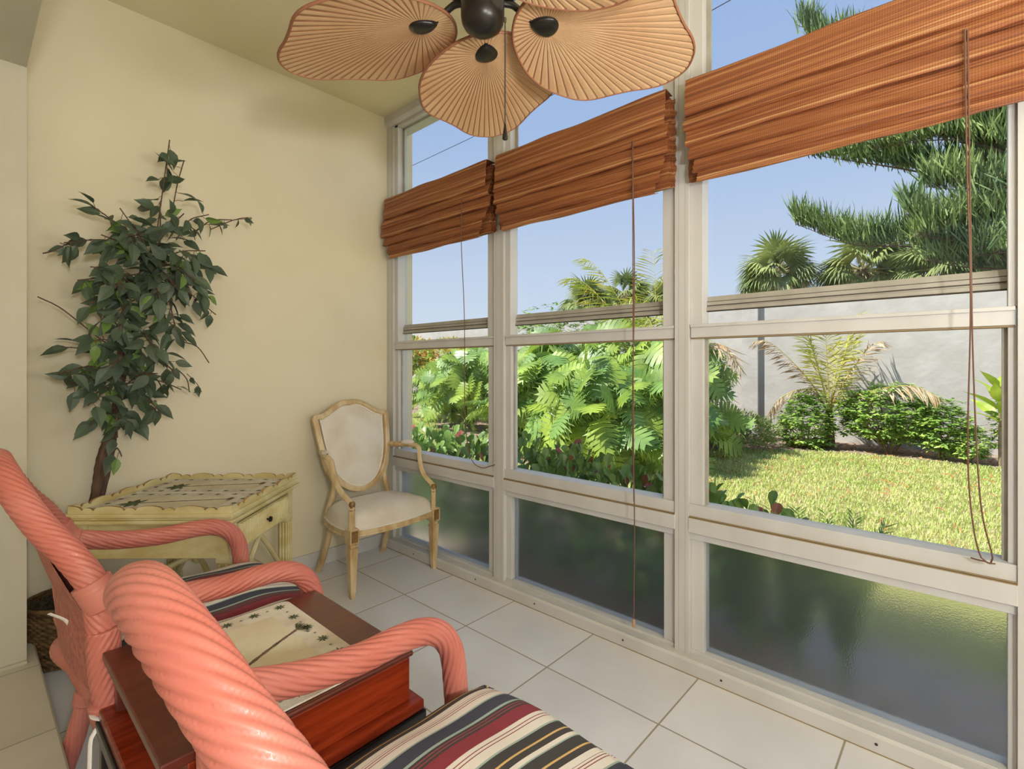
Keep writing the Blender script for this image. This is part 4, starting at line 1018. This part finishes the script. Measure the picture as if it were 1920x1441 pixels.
# crown helper from pixels at a chosen X plane
def crown(px, py, X): return atX(px, py, X)
c = crown(1512, 795, 9.75); shrub('schefflera_bush', (c[0], c[1], c[2]), (.42, .42, .50), 4200, .085, .42, G, 'round schefflera bush to the left of the young coconut palm', 'schefflera bushes by the garden wall', whorl=6, seed=3)
c = crown(1668, 785, 9.95); shrub('schefflera_bush', (c[0], c[1], c[2]+.06), (.5, .74, .46), 7000, .085, .42, G, 'widest schefflera bush, standing just right of the young coconut palm', 'schefflera bushes by the garden wall', whorl=6, stems=12, seed=4)
c = crown(1765, 800, 9.8); shrub('schefflera_bush', (c[0], c[1], c[2]), (.35, .36, .40), 2600, .08, .42, G, 'schefflera bush sloping down to the right of the widest one', 'schefflera bushes by the garden wall', whorl=6, stems=5, seed=5)
c = crown(1815, 832, 9.7); shrub('schefflera_bush', (c[0], c[1], c[2]), (.24, .26, .24), 1400, .07, .42, G, 'smallest low schefflera bush, beside the plant with broad yellow leaves', 'schefflera bushes by the garden wall', whorl=5, stems=5, seed=6)
c = crown(1372, 806, 8.9); shrub('low_shrub', (c[0], c[1], c[2]), (.55, .75, .30), 4200, .075, .22, (mat('pale_shrub_leaf', rgb(176, 186, 100), .5, col2=rgb(132, 150, 76), scale=3, trans_leaf=.25), M_gleafd, M_red), 'low pale grassy shrub in front of the wall pilaster', red=.05, seed=7, stems=10, up=.8)
c = crown(1336, 700, 9.6); shrub('green_shrub', (c[0], c[1], c[2]), (.35, .38, .42), 1700, .075, .45, (M_gleaf, M_gleafd, M_pink), 'upright green shrub half hidden by the post left of the largest window', red=.04, whorl=5, seed=8)
c = crown(1885, 790, 9.8); shrub('dark_shrub', (c[0], c[1]-.05, c[2]-.05), (.22, .22, .42), 700, .08, .4, (M_gleafd, M_gleaf, M_red), 'dark leafy shrub below the broad yellow-green leaves at the right window edge', whorl=5, red=.03, seed=9)
# ti plant: broad leaves
p = crown(1875, 765, 9.6); root = empty('ti_plant', (p[0], p[1], ZG)); tag(root, 'tall plant with broad yellow-green leaves at the right window edge', 'plant')
b = MB(); P_, D_ = [], []
for i in range(16):
    a = i*2.4; P_.append((.02*cos(a), .02*sin(a), .72+.035*i-.15)); D_.append((cos(a), sin(a), .55+.09*i))
put_leaves(b, P_, D_, np.array([.52-.012*i for i in range(16)]), .13, 0, shape=OV, bend=.3); b.build('foliage', M_ti, root, smooth=False)
b = MB(); b.tube([(0, 0, 0), (.02, 0, .5), (0, 0, 1.1)], .018, 8); b.build('stem', M_stem, root)
# crotons at far left window
c = crown(772, 668, 9.8); shrub('croton_shrub', (c[0], c[1], c[2]), (.7, .75, .55), 1900, .16, .42, (M_gleaf, M_gleafd, M_pink), 'croton shrub with mixed green and orange leaves on bare stems, at the left window edge', red=.3, seed=10, stems=8)
c = crown(832, 672, 10.0); shrub('croton_shrub', (c[0], c[1], c[2]), (.5, 1.2, .55), 2200, .13, .42, (M_gleaf, M_pink, M_pink), 'pink and yellow croton shrub against the wall, behind the left of the big split-leaf clump', red=.3, seed=12, stems=8)

# near clusia hedge: individual round-leafed shrubs
hx = [(2.72, 4.55, .70, 0), (2.66, 3.95, .72, 0), (2.72, 3.4, .69, 0), (2.66, 2.9, .67, 0), (2.72, 2.4, .66, 0), (2.7, 1.95, .64, .06), (2.66, 1.5, .6, .08), (2.62, 1.12, .57, .1)]
hl = ['clusia shrub with dark round leaves, first from the corner wall', 'clusia shrub with dark round leaves, second from the corner wall', 'clusia shrub with dark round leaves, third from the corner wall', 'clusia shrub with dark round leaves, fourth from the corner wall, by the thin window post',
      'round-leafed clusia shrub just right of the thin window post', 'round-leafed clusia shrub below the middle of the split-leaf clump', 'round-leafed clusia shrub with reddish tips, next to last before the wide post', 'round-leafed clusia shrub with yellowish leaves right beside the wide window post']
RD = ((0, 0), (.2, .35), (.5, .9), (.78, 1), (.94, .6), (1, 0))
for i, (x, y, zt, rd) in enumerate(hx):
    hh = zt-ZG
    shrub('clusia_shrub', (x, y, ZG+hh*.52), (.30, .34, hh*.46), 620, .085, .62, (M_clusia, M_gleafd, M_red), hl[i], 'clusia shrubs along the windows', red=max(.04, rd), seed=20+i, stems=5, up=1.1, shape=RD)
c = (2.62, .72, .22); shrub('clusia_shrub', (2.62, .74, .20), (.17, .2, .33), 190, .085, .62, (M_clusia, M_gleafd, M_red), 'clusia shrub with red young leaves at the lower left of the largest window', 'clusia shrubs along the windows', red=.18, seed=33, stems=4, up=1.1, shape=RD)
# spiky coontie plants
for i, (px, X, hgt, lab) in enumerate([(1395, 2.5, .47, 'spiky sago-like plant behind the sill, leftmost of three'), (1495, 2.5, .50, 'spiky sago-like plant behind the sill, between the two others'), (1585, 2.5, .50, 'spiky sago-like plant behind the sill, rightmost of three')]):
    q = atX(px, 950, X); root = empty('coontie_plant', (X, q[1], ZG)); tag(root, lab, 'plant', 'spiky plants below the largest window'); b = MB(); rr_ = random.Random(i)
    for k in range(26):
        a = rr_.uniform(0, 6.28); L = (hgt-ZG)*rr_.uniform(.85, 1.12); s = rr_.uniform(.08, .33)
        P = [(0, 0, .0), (s*.3*cos(a)*L, s*.3*sin(a)*L, L*.55), (s*cos(a)*L, s*sin(a)*L, L*.97)]
        S = spline(P, .03); b.tube(S, .003, 4)
        pp, dd = [], []
        for j in range(int(len(S)*.3), len(S)):
            for q_ in (-1, 1):
                for w_ in (0, .5):
                    pp.append(np.array(S[j])+(np.array(S[j])-np.array(S[j-1]))*w_); dd.append((-sin(a)*q_+cos(a)*.9, cos(a)*q_+sin(a)*.9, .9))
        put_leaves(b, pp, dd, .06, .006, 0, shape=((0, .0), (.4, 1), (1, 0)))
    b.build('fronds', M_gleafd, root, smooth=False)

# ------------------------------------------------------------------ split-leaf philodendrons
def phil_leaf(b, base, dirv, nrm, L, mi, rnd):
    D = Vector(dirv).normalized(); S = D.cross(Vector(nrm)).normalized(); U = S.cross(D)
    B0 = Vector(base)
    def pt(t, w, dz=0): return B0+D*(L*t)+S*(L*w)+U*(-.28*L*t*t-.25*L*w*w+dz*L)
    nl = 7
    for s in (-1, 1):
        for k in range(nl):
            t0 = .02+.86*k/nl; wl = .46*(sin(pi*(.16+.74*(k+.5)/nl)))**.8*rnd.uniform(.85, 1.1); fwd = .10+.34*k/nl
            hw = .86/nl*.46
            a = pt(t0, 0); c = pt(t0+.86/nl*.98, 0)
            m1 = pt(t0-hw*.1+fwd*.45*wl, s*wl*.35); m2 = pt(t0+2*hw*.98+fwd*.45*wl, s*wl*.35)
            n1 = pt(t0+hw*.2+fwd*wl*1.0, s*wl*.75, .01); n2 = pt(t0+2*hw*.92+fwd*wl*1.0, s*wl*.75, .01)
            dz = rnd.uniform(-.10, .04); e = pt(t0+hw*.2+fwd*wl*1.5, s*wl*rnd.uniform(.95, 1.15), dz); e2 = pt(t0+hw*3.0+fwd*wl*1.6, s*wl*rnd.uniform(.8, 1.1), dz-.03); nm = (n1+n2)/2
            vs = [a, c, m2, m1, n2, n1, e, e2, nm]; f = [(0, 1, 2, 3), (3, 2, 4, 8, 5), (5, 8, 6), (8, 4, 7)]
            if s > 0: f = [q[::-1] for q in f]
            b.add(vs, f, mi)
    b.add([pt(.86, -.05), pt(.86, .05), pt(1.02, 0)], [(0, 1, 2)], mi)
def philodendron(c, rx, ry, hgt, n, L, label, seed):
    root = empty('split_leaf_philodendron', (c[0], c[1], ZG)); tag(root, label, 'shrub', 'split-leaf philodendrons in the garden bed'); q = random.Random(seed)
    b = MB(); st = MB()
    for i in range(n):
        a = q.uniform(0, 2*pi) if i % 3 else q.uniform(2.2, 5.2); el = q.random()**.8
        r = sqrt(max(.05, 1-el**2))*q.uniform(.55, 1.0); x, y = rx*r*cos(a), ry*r*sin(a); z = .3+hgt*el*q.uniform(.75, 1)
        dv = Vector((cos(a)+q.gauss(0, .4), sin(a)+q.gauss(0, .5), q.uniform(-1.5, .35))); nv = Vector((-.8+.5*cos(a)+q.gauss(0, .3), .5*sin(a)+q.gauss(0, .5), .8))
        phil_leaf(b, (x, y, z), dv, nv, L*q.uniform(.7, 1.15), 0 if q.random() < .72 else 1, q)
        if i % 2 == 0: st.tube(spline([(x*.1, y*.1, .1), (x*.5, y*.5, z*.75), (x, y, z)], .15), .012, 5)
    b.build('foliage', (M_phil, M_gleafd), root, smooth=False); st.build('stems', M_gleaf, root)
    return root
for i, (px, py, X, rx, ry, hg, n, L, lab) in enumerate([
    (1010, 800, 6.3, .75, .85, 1.5, 90, .5, 'split-leaf philodendron filling the left of the middle window'),
    (1120, 830, 5.9, .7, .7, 1.25, 80, .5, 'split-leaf philodendron low in the centre of the middle window'),
    (1205, 820, 6.6, .75, .8, 1.5, 90, .5, 'split-leaf philodendron at the right of the middle window'),
    (1080, 780, 7.6, .9, 1.3, 1.85, 120, .55, 'tall split-leaf philodendron at the back of the clump'),
    (880, 790, 7.7, .8, 1.1, 1.75, 110, .5, 'split-leaf philodendron in the right half of the left window'),
    (835, 775, 8.6, .7, .95, 1.35, 80, .5, 'smaller split-leaf philodendron in the middle of the left window'),
    (1250, 800, 7.8, .8, .9, 1.75, 80, .5, 'split-leaf philodendron hidden mostly by the wide window post')]):
    c = atX(px, py, X); philodendron((X, c[1]), rx, ry, hg, int(n*1.25), L*1.1, lab, 50+i)
c = crown(1040, 640, 8.6); shrub('green_shrub', (8.6, c[1], 1.25), (.8, 2.3, 1.15), 5200, .13, .4, (M_gleafd, M_gleaf), 'dense green shrub mass behind the split-leaf philodendrons', whorl=5, seed=61)
c = crown(1190, 640, 8.9); shrub('green_shrub', (8.9, c[1], 1.4), (.7, 1.2, .9), 3000, .13, .4, (M_gleaf, M_gleafd), 'dense green shrub under the yellow coconut fronds in the middle window', whorl=5, seed=62)

# ------------------------------------------------------------------ coconut palms
def frond(root, base, tip, sag, ll, mats, name='frond', n=46, dens=1.0, droop=.5, up=None, w=.018, rnd=None):
    """arching pinnate frond from base to tip"""
    rnd = rnd or random.Random(1); B, T = np.array(base, float), np.array(tip, float); mid = (B+T)/2+np.array([0, 0, sag])
    S = spline([B, B*.45+mid*.55+np.array([0, 0, sag*.2]), mid*.5+T*.5+np.array([0, 0, sag*.3]), T], .05); m = len(S); b = MB()
    b.tube(S, [max(.003, .014*(1-i/m)) for i in range(m)], 5, 1)
    P, D = [], []
    for k in range(n):
        t = .14+.86*k/n; i = min(m-2, int(t*(m-1))); p = np.array(S[i])+(np.array(S[i+1])-np.array(S[i]))*(t*(m-1)-i); d = np.array(S[i+1])-np.array(S[i]); d /= np.linalg.norm(d)
        s = np.cross(d, [0, 0, 1.]); s /= np.linalg.norm(s)+1e-9
        for q in (-1, 1):
            P.append(p); D.append(d*(.75+.5*t)+s*q*.9+np.array([0, 0, -droop*rnd.uniform(.5, 1.2)]))
    P = np.array(P); D = np.array(D); L = np.array([ll*(sin(pi*(.12+.8*(k//2)/n))**.6)*rnd.uniform(.85, 1.1) for k in range(len(P))])
    put_leaves(b, P, D, L, w, 0, None, shape=((0, .5), (.02, .6), (.3, 1), (.7, .7), (1, 0)), bend=.35)
    return b.build(name, mats, root, smooth=False)
# np_leaves needs a zero-width start; patch shape use
def palm(name, base, fronds, label, trunk_h, trunk_r, ll, seed=1, group=None):
    root = empty(name, (base[0], base[1], ZG)); tag(root, label, 'palm tree', group)
    b = MB(); b.tube([(0, 0, 0), (0, 0, trunk_h*.5), (0, 0, trunk_h)], [trunk_r*1.3, trunk_r, trunk_r*.8], 12); b.build('trunk', M_trunk, root)
    r_ = random.Random(seed)
    for (tp, sag, dr, dry) in fronds:
        t = (tp[0]-base[0], tp[1]-base[1], tp[2]-ZG)
        frond(root, (0, 0, trunk_h*.9), t, sag, ll*(1 if not dry else .9), (M_cocod if dry else M_cocoy, M_rachis), droop=dr, rnd=r_)
    return root
bx = atX(1555, 845, 10.0)
def ax(px, py, X): return atX(px, py, X)
palm('coconut_palm', (10.0, bx[1]), [(ax(1548, 622, 9.7), .05, .5, False), (ax(1412, 640, 9.5), .35, .7, True), (ax(1655, 640, 9.7), .25, .6, True), (ax(1500, 600, 10.1), .2, .6, False), (ax(1610, 590, 10.2), .15, .6, False),
     (ax(1425, 830, 9.5), .75, .9, True), (ax(1760, 745, 9.6), .32, .7, True), (ax(1580, 640, 10.4), .15, .4, False)],
     'young coconut palm with yellowing fronds in front of the garden wall', .62, .07, .42, 5)
bx2 = atX(1235, 800, 8.2)
palm('coconut_palm', (8.2, bx2[1]), [(ax(1093, 482, 8.0), .35, .55, False), (ax(1060, 520, 8.2), .4, .6, False), (ax(1225, 470, 8.6), .1, .4, False), (ax(1262, 640, 7.4), .5, .7, False), (ax(1215, 600, 7.6), .35, .7, False), (ax(1390, 690, 8.0), .55, .6, True), (ax(1300, 500, 8.4), .3, .5, False), (ax(1180, 560, 7.7), .4, .8, False)],
     'taller coconut palm with bright fronds, behind the split-leaf philodendrons', 1.25, .08, .5, 6)

# ------------------------------------------------------------------ sabal palms beyond the wall
def sabal(X, px, py, rad, label, seed):
    c = atX(px, py, X); root = empty('sabal_palm', (c[0], c[1], ZG)); tag(root, label, 'palm tree', 'sabal palms beyond the garden wall'); q = random.Random(seed)
    zc = c[2]-ZG; b = MB(); b.tube([(0, 0, 0), (.05, 0, zc*.5), (0, 0, zc)], .17, 10); b.build('trunk', M_trunk, root)
    b = MB(); P, D, L, N, mi = [], [], [], [], []
    for i in range(64):
        u = q.uniform(-.7, 1); a = q.uniform(0, 2*pi); r_ = sqrt(1-u*u); d = np.array([r_*cos(a), r_*sin(a), u]); hub = d*rad*.55*q.uniform(.7, 1.1)+np.array([0, 0, zc])
        b.tube([(0, 0, zc), tuple(hub)], .012, 4, 1)
        s = np.cross(d, [0, 0, 1.]); s /= np.linalg.norm(s)+1e-9; up = np.cross(s, d); fr_ = rad*.52*q.uniform(.8, 1.1)
        for k in range(22):
            aa = -1.9+3.8*k/21; dd = d*cos(aa)+s*sin(aa); dd = dd+np.array([0, 0, -.35*abs(sin(aa))-.25])+up*.1
            P.append(hub); D.append(dd); L.append(fr_*(.75+.25*cos(aa*.8))); N.append(up+np.array([0, 0, .3])); mi.append(1 if u < -.2 and q.random() < .5 else 0)
    P, D, L, N, mi = map(np.array, (P, D, L, N, mi))
    for k in (0, 1):
        m_ = mi == k
        if m_.any(): put_leaves(b, P[m_], D[m_], L[m_], rad*.055, k, N[m_], shape=((0, 0), (.4, 1), (.75, .6), (1, 0)), bend=.45)
    b.build('fronds', (M_sabal, M_sabald), root, smooth=False)
sabal(19, 1455, 515, 1.5, 'sabal palm beyond the wall, leftmost in the largest window', 1)
sabal(20, 1618, 505, 1.6, 'sabal palm beyond the wall, in the middle of the largest window', 2)
sabal(19, 1775, 498, 1.5, 'sabal palm beyond the wall, behind the hanging cords of the largest blind', 3)
sabal(20.5, 1905, 505, 1.5, 'sabal palm beyond the wall, at the right edge of the largest window', 4)
sabal(22, 1100, 568, 1.6, 'sabal palm beyond the wall, left of the two in the middle window', 5)
sabal(24.5, 1172, 555, 1.6, 'sabal palm behind the coconut fronds in the middle window', 6)
sabal(22, 1255, 565, 1.4, 'sabal palm beyond the wall, at the right edge of the middle window', 7)

# ------------------------------------------------------------------ norfolk pine beyond the wall
AX_ = 13.0
ab = atX(2010, 600, AX_); pine = empty('norfolk_pine', (AX_, ab[1], ZG)); tag(pine, 'norfolk pine with upswept dark needles reaching in at the upper right', 'conifer')
b = MB(); b.tube([(0, 0, 0), (.05, 0, 5), (0, 0, 11)], [.22, .17, .06], 12); b.build('trunk', M_araub, pine)
def pine_branch(pts, seed, wid=.75):
    q = random.Random(seed); S = spline([(p[0]-AX_, p[1]-ab[1], p[2]-ZG) for p in pts], .08); b = MB(); m = len(S); b.tube(S, [max(.006, .035*(1-i/m)) for i in range(m)], 6, 1)
    P, D = [], []
    for i in range(int(m*.12), m):
        for rep in range(34):
            p = np.array(S[i])+(np.array(S[min(i+1, m-1)])-np.array(S[i]))*q.random(); d = np.array(S[min(i+1, m-1)])-np.array(S[i-1]); d /= np.linalg.norm(d)+1e-9; s = np.cross(d, [0, 0, 1.]); s /= np.linalg.norm(s)
            k = .35+.65*(1-i/m)**.5; off = s*q.gauss(0, .32*k*wid)+np.array([0, 0, 1])*abs(q.gauss(0, .26*k*wid))
            P.append(p+off); D.append(d*q.uniform(-.2, .7)+s*q.gauss(0, .35)+np.array([0, 0, q.uniform(.35, 1.3)]))
            if rep < 2: b.tube([tuple(p), tuple(p+off*.6-np.array([0, 0, .02])), tuple(p+off)], .006, 3, 1)
    P = np.array(P); D = np.array(D); LL = np.array([q.uniform(.32, .68) for _ in P])*(.7+.3*wid)
    put_leaves(b, P, D, LL, .030, 0, None, shape=((0, 0), (.15, .9), (.7, .8), (1, 0)), bend=-.25)
    return b.build('branch', (M_arau, M_araub), pine, smooth=False)
pine_branch([atX(2010, 380, AX_), atX(1850, 350, 12.8), atX(1700, 318, 12.6), atX(1560, 296, 12.3), atX(1488, 284, 12.2)], 1)
pine_branch([atX(2010, 520, AX_), atX(1850, 480, 12.6), atX(1700, 462, 12.4), atX(1600, 458, 12.2), atX(1492, 420, 12.0)], 2, .7)
pine_branch([atX(2010, 420, AX_), atX(1880, 410, 12.2), atX(1760, 425, 11.8), atX(1700, 400, 11.7)], 3, .7)
pine_branch([atX(2010, 320, AX_), atX(1900, 290, 12.4), atX(1780, 262, 12.2), atX(1640, 278, 12.0)], 4, .7)
pine_branch([atX(2010, 250, AX_), atX(1850, 200, 13), atX(1700, 120, 12.8), atX(1530, 80, 12.6), atX(1512, 50, 12.6)], 5, .8)
for k_, pts_ in enumerate([[(2010, 300), (1930, 270), (1840, 262), (1760, 255)], [(2010, 380), (1900, 375), (1820, 360), (1740, 350)], [(2010, 470), (1900, 452), (1800, 452), (1720, 440)], [(2010, 510), (1900, 505), (1800, 500), (1740, 488)], [(2010, 230), (1930, 215), (1860, 210), (1800, 190)]]):
    pine_branch([atX(x_, y_, AX_-.3*j_-.2*(k_ % 3)) for j_, (x_, y_) in enumerate(pts_)], 20+k_, .85)
pine_branch([atX(2010, 480, AX_), atX(1920, 470, 12.2), atX(1830, 480, 11.8)], 6, .8)
pine_branch([atX(2010, 420, AX_), atX(2100, 380, 12.6), atX(2300, 340, 12.5)], 7, .8)
pine_branch([atX(2010, 330, AX_), atX(1930, 300, 13.4), atX(1800, 330, 13.6)], 8, .9)
b = MB(); w0, w1 = atX(300, 520, 14), atX(1500, -80, 14)
b.tube([atX(600, 388, 14), atX(748, 322, 14), atX(880, 260, 14), atX(1310, 33, 14), atX(1420, -28, 14)], .012, 5); tag(b.build('power_line', M_black), 'thin overhead wire crossing the sky beyond the garden', 'wire')
# utility poles carrying the wire sit far outside the view
# ------------------------------------------------------------------ light
w = bpy.data.worlds.new('sky'); bpy.context.scene.world = w; w.use_nodes = True
n = w.node_tree.nodes; l = w.node_tree.links; bg = n['Background']
tc = n.new('ShaderNodeTexCoord'); sp_ = n.new('ShaderNodeSeparateXYZ'); l.new(tc.outputs['Generated'], sp_.inputs[0])
cr = n.new('ShaderNodeValToRGB'); e = cr.color_ramp.elements
e[0].position = 0; e[0].color = rgb(208, 218, 232); e[1].position = 1; e[1].color = rgb(116, 152, 212)
x = e.new(.12); x.color = rgb(194, 208, 230); x = e.new(.42); x.color = rgb(158, 182, 222)
l.new(sp_.outputs[2], cr.inputs[0]); l.new(cr.outputs[0], bg.inputs[0]); bg.inputs[1].default_value = 1.15
def sun(dirv, strength, ang=.5, col=(1, .96, .88)):
    d = bpy.data.lights.new('sun', 'SUN'); d.energy = strength; d.angle = radians(ang); d.color = col
    o = bpy.data.objects.new('sun', d); COL.objects.link(o); o.rotation_euler = Vector(dirv).to_track_quat('Z', 'Y').to_euler(); return o
sun((-.41, .40, .82), 7.2)
fl = bpy.data.lights.new('flash', 'POINT'); fl.energy = 88; fl.shadow_soft_size = .09; fl.color = (1, .99, 1.0)
fo = bpy.data.objects.new('flash', fl); COL.objects.link(fo); fo.location = (-.08, -.9, 1.42)
def area(name, loc, rot, sx, sy, p, col=(1, .95, .86)):
    d = bpy.data.lights.new(name, 'AREA'); d.shape = 'RECTANGLE'; d.size = sx; d.size_y = sy; d.energy = p; d.color = col
    o = bpy.data.objects.new(name, d); COL.objects.link(o); o.location = loc; o.rotation_euler = rot; return o
area('rear_fill', (-1.7, .6, 2.42), (0, radians(-35), 0), 1.6, 2.4, 10, (1, .98, .95))  # added fill behind the camera for ambient light, not a known room lamp
area('rear_fill', (-1.2, -1.2, 1.9), (radians(70), 0, radians(-25)), 1.2, 1.2, 4, (1, .98, .95))  # second added fill, unseen, lifting the interior from behind
area('ceiling_fill', (.75, -1.15, 1.25), (radians(168), 0, 0), .6, .6, 42, (1, .98, .96))  # added upward fill, out of view, to brighten ceiling and upper walls
sc = bpy.context.scene
sc.view_settings.view_transform = 'Standard'; sc.view_settings.look = 'None'; sc.view_settings.gamma = 1; sc.view_settings.exposure = 0
sc.view_settings.use_curve_mapping = False
sc.cycles.max_bounces = 10; sc.cycles.transparent_max_bounces = 16; sc.cycles.transmission_bounces = 8
